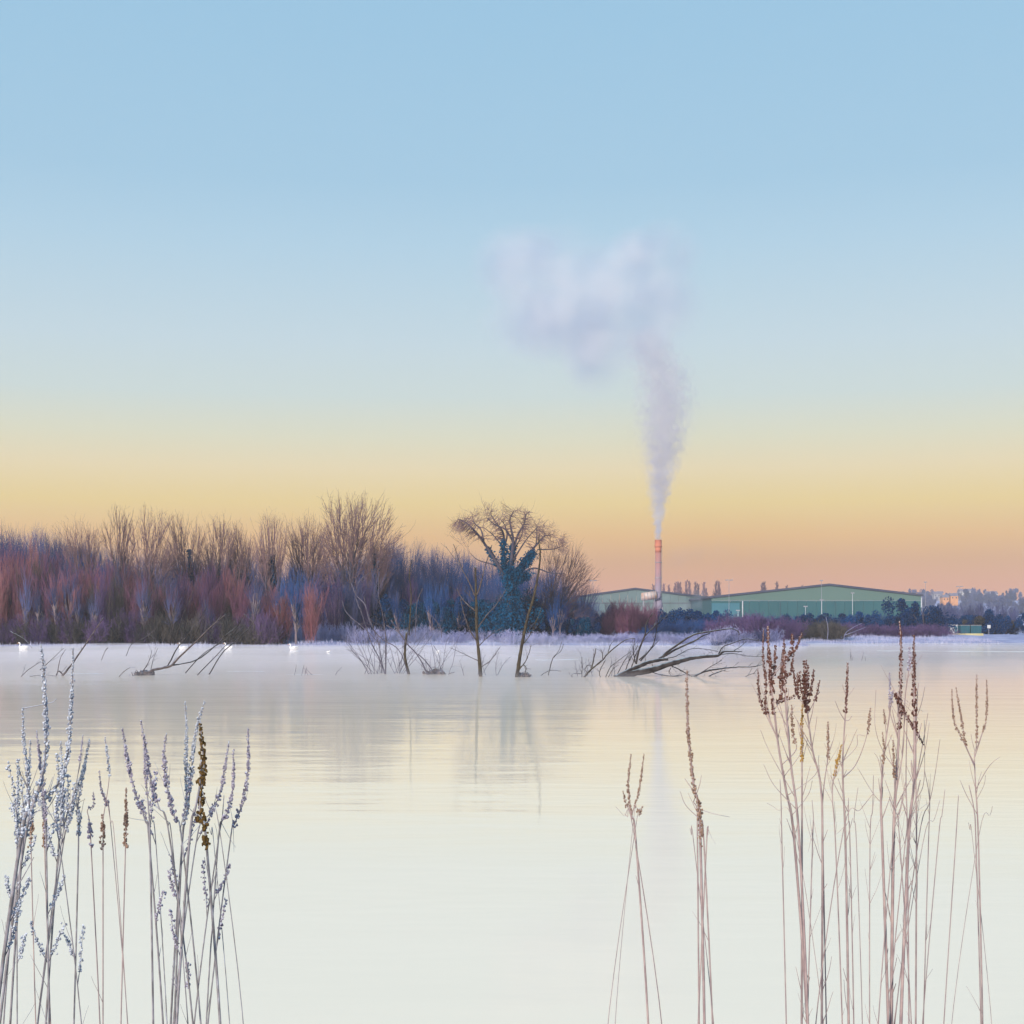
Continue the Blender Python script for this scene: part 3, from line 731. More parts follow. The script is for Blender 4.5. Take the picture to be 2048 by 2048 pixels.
def dome_proto(seed, H=2.5, W=4.0, n=60, spread=.65, name='frosted_shrub'):
    rs = np.random.default_rng(seed)
    r = empty(name, (0, 0, 0), '', 'shrub')
    P = np.stack([rs.normal(0, W*.16, n), rs.normal(0, W*.16, n), np.full(n, -.1)], -1)
    D = unit(np.stack([rs.normal(0, spread, n), rs.normal(0, spread, n), np.ones(n)], -1))
    Ln = H*rs.uniform(.6, 1.1, n); Rd = rs.uniform(.02, .035, n)
    S, pts, rr = grow(rs, P, D, Ln, Rd, 4, .14, .04, .4)
    V, Q_ = segs_to_arrays(S, 3); mesh_obj('stem', V, [Q_], M['frosty'], r)['kind'] = 'stuff'
    A = []
    p, d_, l_, r_ = children(rs, pts, rr, Ln, 8, .15, 1., .7, .42, .6, .1); r_ = np.maximum(r_, .014)
    S, p2, rr2 = grow(rs, p, d_, l_, r_, 3, .2, .05, .5); A.append(S)
    p, d_, l_, r_ = children(rs, p2, rr2, l_, 5, .1, 1., .7, .5, .7, .1); r_ = np.maximum(r_, .012)
    S, p2, rr2 = grow(rs, p, d_, l_, r_, 2, .2, .05, .5); A.append(S)
    V, Q_ = segs_to_arrays(np.vstack(A), 3); mesh_obj('crown', V, [Q_], M['frosty'], r)
    return r

def evergreen_proto(seed, n=5200):
    rs = np.random.default_rng(seed)
    r = empty('evergreen_bush', (0, 0, 0), '', 'bush')
    nb = 15; c = np.stack([rs.normal(0, .42, nb), rs.normal(0, .42, nb), rs.uniform(.18, .8, nb)], -1); rad = rs.uniform(.16, .34, nb)*(1.1-c[:, 2]*.5)
    i = rs.integers(0, nb, n); q = unit(rs.normal(0, 1, (n, 3)))*(rs.random((n, 1))**.4)
    C = c[i]+q*rad[i][:, None]; C = C[C[:, 2] > -.05]
    V, Q_ = leaf_cloud(rs, C, .036); mesh_obj('crown', V, [Q_], M['evergreen'], r)
    P = np.zeros((7, 3)); D = unit(np.stack([rs.normal(0, .5, 7), rs.normal(0, .5, 7), np.ones(7)], -1))
    S, _, _ = grow(rs, P, D, np.full(7, .7), np.full(7, .03), 4, .15, 0, .4); V, Q_ = segs_to_arrays(S, 4); mesh_obj('trunk', V, [Q_], M['bark'], r)
    return r

def thick_tree_proto(seed, tall=True):
    """woodland filler tree, unit 1 m tall 0.45 wide, scaled when placed"""
    r = bare_tree((0, 0, 0), 8.0, 14.0, '', None, 'fan' if seed % 2 else 'ash', 0, seed, tm='twig_blue', dens=1.0)
    r.name = 'woodland_tree'
    return r

PLACES = [(0, 'at the left edge'), (60, 'near the left edge'), (115, 'just left of the pole tip'), (165, 'below the rounded left tree'), (215, 'below the narrow tall tree'), (262, 'below the fan-shaped tree'),
          (315, 'right of the fan-shaped tree'), (360, 'below the thickly ivied tree'), (412, 'behind the raking limbs'), (458, 'above the swan right of the limbs'), (505, 'left of the orange pair'), (550, 'beside the orange pair'),
          (600, 'right of the orange pair'), (650, 'below the domed crown edge'), (700, 'below the domed tree'), (750, 'beside the ivy column'), (800, 'behind the mossy stub'), (845, 'right of the mossy stub'),
          (890, 'left of the forked dead tree'), (935, 'behind the forked dead tree'), (980, 'left of the oak trunk'), (1025, 'at the oak trunk'), (1070, 'behind the leaning dead tree'), (1110, 'below the right fan-shaped tree'),
          (1155, 'at the right end of the wood'), (1200, 'left of the duct'), (1250, 'below the duct'), (1300, 'below the chimney'), (1345, 'right of the chimney'), (1390, 'below the steam'), (1435, 'at the gap between the warehouses'),
          (1480, 'by the teal bay'), (1530, 'left of the short white post'), (1590, 'by the short white post'), (1640, 'below the warehouse ridge'), (1700, 'by the pale lamp post'), (1750, 'right of the pale lamp post'),
          (1800, 'left of the big evergreen'), (1850, 'at the big evergreen'), (1900, 'behind the kiosk'), (1945, 'behind the containers'), (1985, 'at the sign'), (2020, 'at the right edge')]
used = set()
def put(proto, x, y, z, s, rz, label, group, mats=None):
    if proto.name not in used: o = proto; used.add(proto.name)
    else: o = copy_tree(proto)
    o.location = (x, y, z); o.rotation_euler = (0, 0, rz); o.scale = s if isinstance(s, tuple) else (s, s, s)
    ppx = 1024+x/y*F; ph = min(PLACES, key=lambda q: abs(q[0]-ppx))[1]; o['label'] = label+' '+ph if len(label.split())+len(ph.split()) <= 16 else label; o['group'] = group
    mats = mats or {}
    if True:
        for ch in o.children:
            nm = ch.name.split('.')[0]
            if nm not in mats: ch.material_slots[0].link = 'DATA'
            if nm in mats: ch.material_slots[0].link = 'OBJECT'; ch.material_slots[0].material = M[mats[nm]]
    return o

WP = [willow_proto(41+i) for i in range(5)]
DP = [dome_proto(51+i) for i in range(4)]
EP = [evergreen_proto(61+i) for i in range(4)]
TP = [thick_tree_proto(71+i) for i in range(4)]
ru = random.Random(3)

def px_place(px, d): return (px-1024)/F*d

# skyline guide of the dense thicket (photo px -> top y)
def thick_top(px):
    return float(np.interp(px, [0, 60, 100, 140, 200, 260, 330, 400, 480, 560, 640, 700, 780, 820, 860, 900, 940, 1000, 1060, 1100, 1150, 1180, 1200],
                           [1060, 1052, 1058, 1062, 1088, 1106, 1108, 1102, 1098, 1112, 1110, 1094, 1084, 1088, 1096, 1098, 1105, 1110, 1120, 1128, 1160, 1190, 1215]))
# back rows: bluish bare woodland
for row, (d, step, off) in enumerate(((262, 19, 4), (246, 21, 12))):
    px = -10+off
    while px < 1192:
        top = thick_top(px)+(4 if row == 0 else 16)+ru.uniform(-8, 14)
        H_ = HC+(1250-top)*d/F-.6
        s = H_/14.0; x = px_place(px, d)
        if px < 640: lb, g = ('grey-purple bare tree in the %s row' % ('rearmost', 'second')[row], 'bare trees filling the left half of the wood')
        else: lb, g = ('slim blue-grey bare tree in the %s row' % ('rearmost', 'second')[row], 'bare trees filling the right half of the wood')
        mt = ru.choice(['twig_blue', 'twig_blue', 'twig_grey'] if px < 640 else ['twig_blue', 'twig_blue', 'twig_grey'])
        put(ru.choice(TP), x, d+ru.uniform(-4, 4), .6, (s*.75, s*.75, s), ru.uniform(0, 6.28), lb, g, {'crown': mt})
        px += step*ru.uniform(.7, 1.25)
# blue / dark undergrowth in the middle of the wood
px = 600
while px < 1190:
    d = ru.uniform(229, 240) if px < 780 else ru.uniform(219, 227); top = np.interp(px, [600, 700, 900, 960, 1080, 1190], [1185, 1172, 1192, 1178, 1200, 1232])+ru.uniform(-12, 18)
    H_ = HC+(1250-top)*d/F-.6
    put(ru.choice(EP), px_place(px, d), d, .5, (H_*.62, H_*.62, H_), ru.uniform(0, 6.28), 'dark blue-green ivy-covered undergrowth bush beneath the bare wood',
        'dark undergrowth bushes in the wood', {'crown': 'ivy' if ru.random() < .6 else 'evergreen'})
    px += ru.uniform(17, 30)
# bluish undergrowth willow stems, mid wood
px = 560
while px < 1185:
    d = ru.uniform(226, 236) if px > 740 else ru.uniform(216, 224); top = np.interp(px, [560, 760, 960, 1185], [1160, 1150, 1175, 1200])+ru.uniform(-15, 25)
    H_ = HC+(1250-top)*d/F-.5
    put(ru.choice(WP), px_place(px, d), d, .4, (1.0, 1.0, H_/8), ru.uniform(0, 6.28), 'blue-grey leafless shrub at the foot of the middle wood', 'blue-grey shrubs in the middle wood',
        {'stem': ru.choice(['twig_blue', 'palestem', 'twig_grey']), 'crown': ru.choice(['twig_blue', 'twig_blue', 'twig_grey', 'purple'])})
    px += ru.uniform(12, 22)
# red and purple willows, left bank
for row, (dlo, dhi, tadd) in enumerate(((214, 222, 0), (206, 213, 26))):
    px = -15
    while px < 560:
        d = ru.uniform(dlo, dhi)
        top = np.interp(px, [0, 100, 200, 300, 420, 560], [1085, 1105, 1125, 1140, 1140, 1185])+tadd+ru.uniform(-14, 30)
        H_ = HC+(1250-top)*d/F-.3
        c = ru.choice(['red', 'purple', 'red', 'orange', 'twig_grey'] if row == 0 else ['red', 'red', 'purple', 'orange', 'olive'])
        names = {'red': 'dull red', 'purple': 'purple', 'orange': 'orange-red', 'twig_grey': 'grey', 'olive': 'olive-brown'}
        put(ru.choice(WP), px_place(px, d), d, .3, (1.05, 1.05, H_/8), ru.uniform(0, 6.28),
            '%s stemmed willow in %s of the left thicket' % (names[c], ('back', 'front')[row]), '%s willow shrubs along the left bank' % names[c],
            {'crown': c, 'stem': ru.choice([c, 'palestem', 'olive'])})
        px += ru.uniform(10, 17)
# the two orange shrubs below the upright ivy tree
for px, top, lb, wdt in ((560, 1180, 'bright orange-red willow shrub, left one of the pair on the bank', 1.25), (622, 1172, 'bright orange-red willow shrub, right one of the pair on the bank', 1.1)):
    d = 205; H_ = HC+(1250-top)*d/F-.2
    o = put(WP[2], px_place(px, d), d, .2, (wdt, wdt, H_/8), px, lb, 'pair of orange willow shrubs', {'crown': 'orange', 'stem': 'orange'})
# olive brown edge scrub left
px = -10
while px < 560:
    d = ru.uniform(202.5, 205.5)
    put(ru.choice(DP), px_place(px, d), d, .05, (ru.uniform(.9, 1.2), .8, ru.uniform(1.2, 2.1)), ru.uniform(0, 6.28), 'low olive-brown scrub at the water edge',
        'olive-brown scrub along the left water edge', {'stem': 'olive', 'crown': ru.choice(['olive', 'olive', 'purple'])})
    px += ru.uniform(14, 26)
sap = bare_tree((0, 0, 0), 2.6, 11.0, '', None, 'fan', 0, 201, tm='twig', bm='palestem', dens=.9); sap.name = 'pale_sapling'
sap2 = bare_tree((0, 0, 0), 3.2, 10.0, '', None, 'ash', 0, 202, tm='twig', bm='palestem', dens=.9); sap2.name = 'pale_sapling'
for px, top in ((52, 1110), (78, 1150), (112, 1120), (139, 1110), (158, 1150), (190, 1165), (288, 1130), (345, 1150), (417, 1165), (508, 1105), (560, 1110), (592, 1120), (628, 1125), (650, 1190), (672, 1150), (918, 1175), (1120, 1165), (1106, 1185), (880, 1190), (795, 1160), (862, 1150), (605, 1200)):
    d = ru.uniform(203, 206) if px < 600 else ru.uniform(216, 219); H_ = HC+(1250-top)*d/F-.3
    put(ru.choice([sap, sap2]), px_place(px, d), d, .3, (H_/13, H_/13, H_/10.5), ru.uniform(0, 6.28), 'thin pale-barked sapling standing before the thicket', 'pale saplings before the thicket', {'crown': 'twig_grey' if px < 560 else 'twig_blue'})
# frosted low shrubs, middle
px = 560
while px < 1560:
    d = ru.uniform(210, 219) if px < 1430 else ru.uniform(201, 206)
    hh = np.interp(px, [560, 640, 760, 1000, 1200, 1400, 1430, 1560], [1.1, 1.3, 1.2, .75, .6, .7, 1.1, 1.0])*ru.uniform(.7, 1.15)
    put(ru.choice(DP), px_place(px, d), d, .2, (.9, .8, hh), ru.uniform(0, 6.28), 'pale lilac frost-covered shrub low on the middle bank' if px < 1430 else 'grey-mauve leafless shrub on the low spit', 'frosted shrubs along the middle bank' if px < 1430 else 'grey-mauve shrubs on the spit', None if px < 1430 else {'stem': 'twig_grey', 'crown': ru.choice(['twig_grey', 'purple', 'frosty'])})
    px += ru.uniform(16, 30)
# right bank: dark bushes and purple scrub in front of the warehouses
right = [ # px, py_top, d, width px, material, label
    (1208, 1208, 250, 42, 'evergreen', 'dark evergreen bush at the left foot of the pale warehouse'),
    (1236, 1216, 246, 40, 'evergreen', 'dark evergreen bush just left of the purple scrub'),
    (1335, 1217, 262, 60, 'evergreen', 'broad dark bush below the chimney, left one'),
    (1378, 1216, 258, 60, 'evergreen', 'broad dark bush below the chimney, middle one'),
    (1418, 1222, 262, 52, 'evergreen', 'broad dark bush below the chimney, right one'),
    (1600, 1226, 300, 50, 'evergreen', 'dark bush under the left slope of the green warehouse'),
    (1650, 1224, 300, 55, 'evergreen', 'dark bush directly under the green warehouse ridge'),
    (1706, 1220, 290, 44, 'evergreen', 'brown-green bush at the pale lamp post'),
    (1745, 1236, 290, 44, 'evergreen', 'low dark bush right of the pale lamp post'),
    (1790, 1234, 285, 44, 'evergreen', 'low dark bush left of the big dark tree'),
    (1848, 1192, 275, 62, 'evergreen', 'big dark rounded evergreen at the right end of the green warehouse'),
    (1826, 1212, 280, 44, 'evergreen', 'smaller dark bush touching the big rounded evergreen'),
    (1900, 1232, 300, 40, 'evergreen', 'dark hedge bush behind the white kiosk'),
    (1945, 1230, 300, 60, 'olive', 'olive-brown bush above the teal containers'),
    (1990, 1216, 300, 40, 'evergreen', 'dark tree at the right edge above the sign'),
    (2012, 1224, 296, 40, 'evergreen', 'dark bush cut by the right edge'),
]
for px, top, d, wp, m_, lb in right:
    k = F/d; H_ = HC+(1250-top)/k-.9; W_ = wp/k
    o = put(ru.choice(EP), px_place(px, d), d, .85, (W_/1.05, W_/1.05, H_*1.02), ru.uniform(0, 6.28), lb, 'dark bushes before the warehouses', {'crown': 'evergreen' if m_ == 'evergreen' else 'olive'})
for px, top, d, c, lb, g in [(p, t, d, c, lb, g) for (p0, p1, st, t0, d0, c, lb, g) in (
        (1218, 1308, 9, 1208, 240, 'red', 'russet leafless shrub between the dark bushes below the duct', 'russet scrub below the chimney'),
        (1296, 1440, 15, 1240, 236, 'twig_blue', 'blue-grey leafless shrub in front of the broad dark bushes', 'blue-grey scrub below the chimney'),
        (1436, 1580, 11, 1228, 222, 'purple', 'mauve leafless shrub left of the pale lamp posts', 'mauve scrub before the green warehouse'),
        (1580, 1680, 12, 1242, 244, 'olive', 'olive-grey leafless shrub on the right bank', 'olive-grey scrub below the ridge'),
        (1690, 1890, 13, 1246, 262, 'purple', 'low mauve shrub on the right bank left of the kiosk', 'low mauve scrub on the right bank'),
        (1870, 2030, 12, 1212, 330, 'twig_grey', 'hazy grey bare tree behind the kiosk and containers', 'hazy grey trees behind the kiosk'),
        (1480, 1860, 17, 1226, 320, 'twig_blue', 'blue-grey bare shrub close before the green warehouse wall', 'blue-grey scrub at the warehouse foot')) for p, t, d in [(q, t0+ru.uniform(-7, 9), d0+ru.uniform(-5, 5)) for q in range(p0, p1, st)]]:
    k = F/d; H_ = max(1.5, HC+(1250-top)/k-.8)
    if H_ < 5:
        o = put(ru.choice(DP), px_place(px, d), d, .7, (1.25, 1.25, H_/2.6), ru.uniform(0, 6.28), lb, g, {'stem': c, 'crown': c})
    else:
        o = put(ru.choice(WP), px_place(px, d), d, .7, (1.2, 1.2, H_/8), ru.uniform(0, 6.28), lb, g, {'stem': c, 'crown': c})
for n_, (p0, p1, d0, t0) in enumerate(((1190, 1250, 252, 1222), (1300, 1445, 262, 1222), (1560, 1830, 296, 1232), (1815, 2030, 305, 1232))):
    px = p0
    while px < p1:
        d = d0+ru.uniform(-6, 6); H_ = HC+(1250-t0-ru.uniform(-6, 8))*d/F-.8
        put(ru.choice(EP), px_place(px, d), d, .8, (4.2, 3.6, H_), ru.uniform(0, 6.28), ('low dark bush left of the chimney', 'dark bush in the mass below the chimney', 'dark bush in the hedge before the green warehouse', 'dark bush in the hedge behind the kiosk')[n_],
            ('dark bushes left of the chimney', 'dark bushes below the chimney', 'hedge before the green warehouse', 'hedge behind the kiosk')[n_])
        px += ru.uniform(16, 30)
# thin red-brown saplings by the chimney
for px, top, lb in ((1272, 1204, 'slender reddish sapling left of the duct'), (1306, 1208, 'slender reddish sapling right below the duct')):
    d = 232; H_ = HC+(1250-top)*d/F-.6
    put(WP[1], px_place(px, d), d, .6, (.45, .45, H_/8), 1.0, lb, 'two reddish saplings', {'stem': 'red', 'crown': 'red'})

# lombardy poplars far behind
def poplar(seed):
    rs = np.random.default_rng(seed)
    r = empty('poplar_tree', (0, 0, 0), '', 'tree')
    S0, pts, rr = grow(rs, np.zeros((1, 3)), np.array([[0, 0, 1.]]), np.array([26.]), np.array([.45]), 8, .01, .1, .2)
    V, Q_ = segs_to_arrays(S0, 6); mesh_obj('trunk', V, [Q_], M['poplar'], r)
    A = []
    p, d_, l_, r_ = children(rs, pts, rr, np.array([26.]), 90, .12, .97, .32, .22, .4, .4); r_ = np.maximum(r_, .09)
    l_ = l_*np.clip(1.5-p[:, 2]/24, .35, 1.)
    S, p2, rr2 = grow(rs, p, d_, l_, r_, 3, .05, .15, .4); A.append(S)
    p, d_, l_, r_ = children(rs, p2, rr2, l_, 7, .1, 1., .35, .45, .6, .3); r_ = np.maximum(r_, .06)
    S, p2, rr2 = grow(rs, p, d_, l_, r_, 2, .06, .1, .4); A.append(S)
    V, Q_ = segs_to_arrays(np.vstack(A), 3); mesh_obj('crown', V, [Q_], M['poplar'], r)
    return r
PP = [poplar(81+i) for i in range(3)]
pop = [(1309, 1170), (1327, 1168), (1338, 1171), (1347, 1167), (1356, 1164), (1362, 1166), (1371, 1162), (1379.5, 1163), (1390, 1165), (1397, 1168), (1407, 1165), (1414, 1178), (1428.5, 1163), (1438, 1163), (1526, 1166), (1531, 1165), (1554, 1164), (1575, 1172), (1600, 1172)]
for n_, (px, top) in enumerate(pop):
    d = 860+ru.uniform(-25, 25); x = px_place(px, d); z0 = gz(x, d); H_ = HC+(1250-top)*d/F-z0
    wd = 2.1 if n_ != 4 else 2.7
    if px < 1310: lb = 'hazy poplar half hidden behind the left side of the chimney'
    elif px < 1450: lb = 'slim hazy poplar in the row above the roofs just right of the chimney'
    elif px < 1560: lb = 'lone hazy poplar poking above the left slope of the green warehouse'
    else: lb = 'faint poplar tip near the green warehouse ridge'
    put(PP[n_ % 3], x, d, z0, (wd, wd, H_/26), ru.uniform(0, 6.28), lb, 'far poplars, ' + ('chimney row' if px < 1450 else 'warehouse row'))

# hillside trees
for n_ in range(46):
    px = ru.uniform(1815, 2060); d = ru.uniform(900, 1350); x = px_place(px, d); z0 = gz(x, d)
    H_ = ru.uniform(7, 13)
    put(ru.choice(EP), x, d, z0-.5, (H_*.62, H_*.62, H_), ru.uniform(0, 6.28), 'rounded hazy tree on the distant hillside at the right', 'hazy trees on the distant hillside', {'crown': 'farwood'})
d = 1200; x = px_place(1953, d)
zt_ = HC+(1250-1172)*d/F
put(EP[1], x, d, gz(x, d)-.5, (6, 6, zt_-gz(x, d)), 0, 'tall pointed tree standing out on the distant hillside skyline', 'hillside landmark tree', {'crown': 'farwood'})
for px, top in ((1210, 1184), (1196, 1186), (1820, 1181), (1845, 1180), (1865, 1184), (1930, 1181), (1942, 1183), (1975, 1188), (2000, 1190), (1785, 1182)):
    d = 1300; x = px_place(px, d); z0 = gz(x, d); H_ = HC+(1250-top)*d/F-z0
    put(ru.choice(EP), x, d, z0-.5, (8, 8, max(5, H_)), ru.uniform(0, 6), 'hazy round tree on the far skyline', 'round trees on the far skyline', {'crown': 'farwood'})

# frosted bank grass
def bank_grass():
    rs = np.random.default_rng(5); n = 42000
    px = rs.uniform(-60, 2110, n); x = (px-1024)/F*215
    y = shore(x)+rs.random(n)**1.4*34-.3
    keep = (px > 560) | (rs.random(n) < .4); x, y = x[keep], y[keep]; n = len(x)
    z = ground_h(x, y)-.05
    h = rs.uniform(.15, .55, n)*(1+.7*np.sin(x*.9)*np.sin(y*.7+x*.2)); a = rs.uniform(0, np.pi, n); wd = rs.uniform(.02, .05, n)
    b_ = np.stack([x, y, z], -1); dx = np.stack([np.cos(a)*wd, np.sin(a)*wd, np.zeros(n)], -1)
    tp = b_+np.stack([rs.normal(0, .12, n), rs.normal(0, .12, n), h], -1)
    V = np.stack([b_-dx, b_+dx, tp], 1).reshape(-1, 3)
    tag(mesh_obj('frosted_grass', V, [np.arange(3*n).reshape(-1, 3)], M['grass']), 'pale frosted grass and reeds along the far bank', 'grass', kind='stuff')
bank_grass()

# ------------------------------------------------------------------ drowned trees and branches in the lake
def snag(name, label, d, base, trunks, branches, tm='snag', brm='snag', twigs=6, seed=0, cat='dead tree', tz=1.0, twig_len=.8, twm='snag_twig'):
    rs = np.random.default_rng(seed); k = F/d
    bx = (base[0]-1024)/k; r = empty(name, (bx, d, 0), label, cat)
    def line(pts, spread):
        out_ = []; dy = 0; sl = rs.normal(0, spread)
        p0 = None
        for (px, py) in pts:
            if p0 is not None: dy += sl*abs((px-p0[0])+(py-p0[1])*.4)/k
            g_ = (d+dy)/F; out_.append(((px-1024)*g_-bx, dy, max(HC-(py-1250)*g_, -.12))); p0 = (px, py)
        return np.array(out_)
    S_tw = []
    for lst, nm, mt, sp in ((trunks, 'trunk', tm, .06), (branches, 'branch', brm, .45)):
        for pts, w0, w1 in lst:
            P = spline(line(pts, sp), 5); n = len(P)
            P[1:-1] += rs.normal(0, .006, (n-2, 3))
            rad = np.linspace(w0/2/k, w1/2/k, n)*(1+rs.normal(0, .06, n))
            b = MB(); b.tube(P, np.maximum(rad, .006), 8 if w0 > 3 else 6); b.build(nm, M[mt], r, True)
            nt_ = int(twigs*rs.uniform(.5, 1.3))
            for t in rs.uniform(.25, 1., nt_):
                i = min(int(t*(n-1)), n-2); dd = unit(P[i+1]-P[i]); q = unit(np.cross(dd, rs.normal(0, 1, 3)))
                S_tw.append((P[i], unit(dd*.8+q*.6+np.array((0, 0, .15))), rs.uniform(.25, 1.)*twig_len, min(rad[i]*.5, .014)))
    if S_tw:
        p = np.array([a[0] for a in S_tw]); dv = np.array([a[1] for a in S_tw]); Ln = np.array([a[2] for a in S_tw]); Rd = np.array([max(a[3], .007) for a in S_tw])
        S, pts, rr = grow(rs, p, dv, Ln, Rd, 4, .16, .03, .4)
        p, dv, Ln, Rd = children(rs, pts, rr, Ln, 2, .3, 1., .6, .5, .7, .0); S2, _, _ = grow(rs, p, dv, Ln, np.maximum(Rd, .005), 3, .15, .0, .4)
        A = np.vstack([S, S2]); V, Q_ = segs_to_arrays(A, 4); tag(mesh_obj('twigs', V, [Q_], M[twm], r), kind='stuff')
    return r

snag('drowned_tree', 'upright dead tree with forked top standing in the lake before the oak', 82, (961, 1353),
     [([(961.5,1357),(958,1311),(954,1270),(953,1228),(952,1187),(951,1156),(950.7,1133)], 8, 3.6)],
     [([(954,1189),(961,1170),(968,1141),(975,1117),(984,1090)], 3.4, 1.4),
      ([(950,1192),(937,1162),(922,1133),(910,1096),(906,1088)], 3, 1.2),
      ([(924,1136),(914,1123),(901,1106),(891,1092)], 1.8, .9),
      ([(950,1222),(930,1204),(921,1192),(914,1177)], 2.8, 1.4),
      ([(957,1288),(940,1260),(928,1228),(921,1197)], 3, 1.4),
      ([(957,1254),(973,1231),(992,1210),(1012,1179)], 2.4, 1.2),
      ([(948,1203),(938,1190),(927,1180)], 1.6, .8),
      ([(959,1291),(976,1274),(1005,1255)], 2, .9),
      ([(963,1333),(982,1320),(1001,1293)], 1.8, .9),
      ([(957,1322),(930,1309),(899,1295)], 1.8, .8)], seed=1, twigs=5, brm='snag_dark')
snag('drowned_tree', 'slim leaning dead tree rising past the oak, right of the forked one', 81, (1034, 1352),
     [([(1033,1357),(1040,1311),(1048.5,1266),(1056,1232),(1067,1195),(1074,1162),(1079.5,1125),(1080.5,1104),(1077.5,1083),(1078.5,1069)], 7.5, 2)],
     [([(1046,1288),(1061,1268),(1077,1232),(1088,1202)], 2, .9), ([(1036,1342),(1050,1324),(1059,1303),(1062,1289)], 2.2, 1),
      ([(1037,1338),(1046,1330),(1052,1335),(1050,1348)], 2.5, 1.5), ([(1076,1235),(1070,1245),(1064,1250)], 1.4, .7)], seed=2, twigs=4)
snag('sunken_branch', 'thin curved branch poking from the water right of the leaning dead tree', 84, (1098, 1340),
     [], [([(1096,1354),(1106,1316),(1121,1303),(1127,1288)], 1.8, .9), ([(1080,1352),(1100,1341),(1122,1342)], 1.6, .9), ([(1108,1315),(1118,1300),(1124,1282)], 1.2, .7)], seed=3, twigs=1, cat='branch')
snag('fallen_tree', 'frosted fallen tree lying in the lake at the left with raking limbs', 84, (307, 1345),
     [([(281,1352),(307,1340),(341,1332),(356,1317),(392,1283),(423,1252),(451,1229)], 6, 1.3)],
     [([(333,1336),(356,1294),(377,1268),(403,1232),(413,1212)], 2.6, 1), ([(387,1279),(405,1237),(411,1219)], 1.8, .9),
      ([(328,1334),(392,1320),(434,1289),(455,1268),(475,1252),(489,1229),(492,1243)], 3, .9),
      ([(418,1349),(444,1307),(470,1283),(496,1258),(509,1240),(518,1211)], 2.4, .9),
      ([(371,1346),(405,1309),(449,1281),(470,1262)], 2, .8), ([(395,1350),(444,1299),(486,1255)], 2, .8),
      ([(341,1290),(344,1240),(350,1206),(356,1167)], 2, .9), ([(348,1290),(366,1232),(379,1201),(386,1183)], 1.8, .8),
      ([(284,1346),(298,1322),(304,1300)], 1.6, .8), ([(300,1352),(306,1320),(316,1296)], 1.4, .7),
      ([(252,1312),(262,1290),(276,1284)], 1.2, .7), ([(276,1284),(300,1270),(312,1290)], 1.2, .6)], seed=4, twigs=8, tm='snag_dark', brm='snag_frost')
snag('leaning_pole', 'dark bare pole slanting up from the water near the left edge', 83, (126, 1351),
     [([(122,1356),(146,1325),(175,1283),(206,1236)], 4.4, 1.6)], [([(113,1354),(121,1317),(131,1299)], 1.8, .8), ([(126,1350),(118,1342),(112,1350)], 3, 2)], seed=5, twigs=2, tm='snag_dark', brm='snag_dark', cat='dead branch')
snag('sunken_branch', 'crossed thin branches in the water at the left edge', 82, (50, 1350),
     [], [([(38,1358),(56,1340),(82,1322)], 1.7, .8), ([(80,1340),(100,1322),(128,1296)], 1.5, .7), ([(20,1262),(48,1278),(64,1296)], 1.4, .7), ([(60,1352),(90,1350),(112,1352)], 1.4, 1)], seed=6, twigs=3, cat='branch')
snag('sunken_branch', 'short dark stick in the water below the left pole tip', 120, (204, 1312), [], [([(202,1322),(210,1303),(216,1295)], 2.4, 1.4)], seed=7, twigs=0, brm='snag_dark', cat='branch')
snag('sunken_branch', 'short slanting stick between the pole and the fallen left tree', 82, (237, 1353), [], [([(236,1356),(248,1343),(260,1335)], 1.8, .8)], seed=8, twigs=2, cat='branch')
snag('drowned_shrub', 'tangle of drowned saplings below the domed tree with a mossy stub', 86, (770, 1346),
     [([(819,1352),(811,1322),(810,1299),(813.7,1264)], 6, 5), ([(818,1271),(821,1221),(822,1184),(819,1149),(823,1119)], 3.2, 1.4)],
     [([(771,1350),(772,1282),(769,1253),(765,1227),(758,1197),(757,1166),(755,1121)], 2.8, 1),
      ([(771,1350),(758,1316),(741,1282),(726,1234),(714,1203),(711,1186),(719,1162),(739,1145)], 2.8, 1),
      ([(712,1190),(702,1164),(696,1140)], 2, .9), ([(714,1192),(730,1210),(739,1242),(754,1268),(773,1284),(793,1295),(806,1316),(815,1348)], 2.4, 1.4),
      ([(728,1193),(734,1221),(744,1250),(760,1300),(764,1350)], 1.8, 1.2), ([(684,1201),(693,1225),(719,1249),(741,1269),(760,1290)], 1.8, 1.2),
      ([(782,1240),(795,1260),(815,1288),(836,1312),(855,1348)], 2.8, 2.6), ([(773,1251),(797,1264),(817,1291)], 2, 1.4),
      ([(836,1308),(850,1321),(868,1345)], 2.2, 2), ([(845,1177),(834,1206),(832,1243),(830,1275)], 1.8, 1.2),
      ([(738,1350),(719,1316),(700,1290),(690,1280)], 1.6, .7), ([(852,1221),(871,1240),(882,1258),(883,1275)], 1.4, 1.4), ([(867,1291),(880,1317),(872,1350)], 1.2, .8)],
     seed=9, twigs=7, brm='snag_twig', twig_len=1.1)
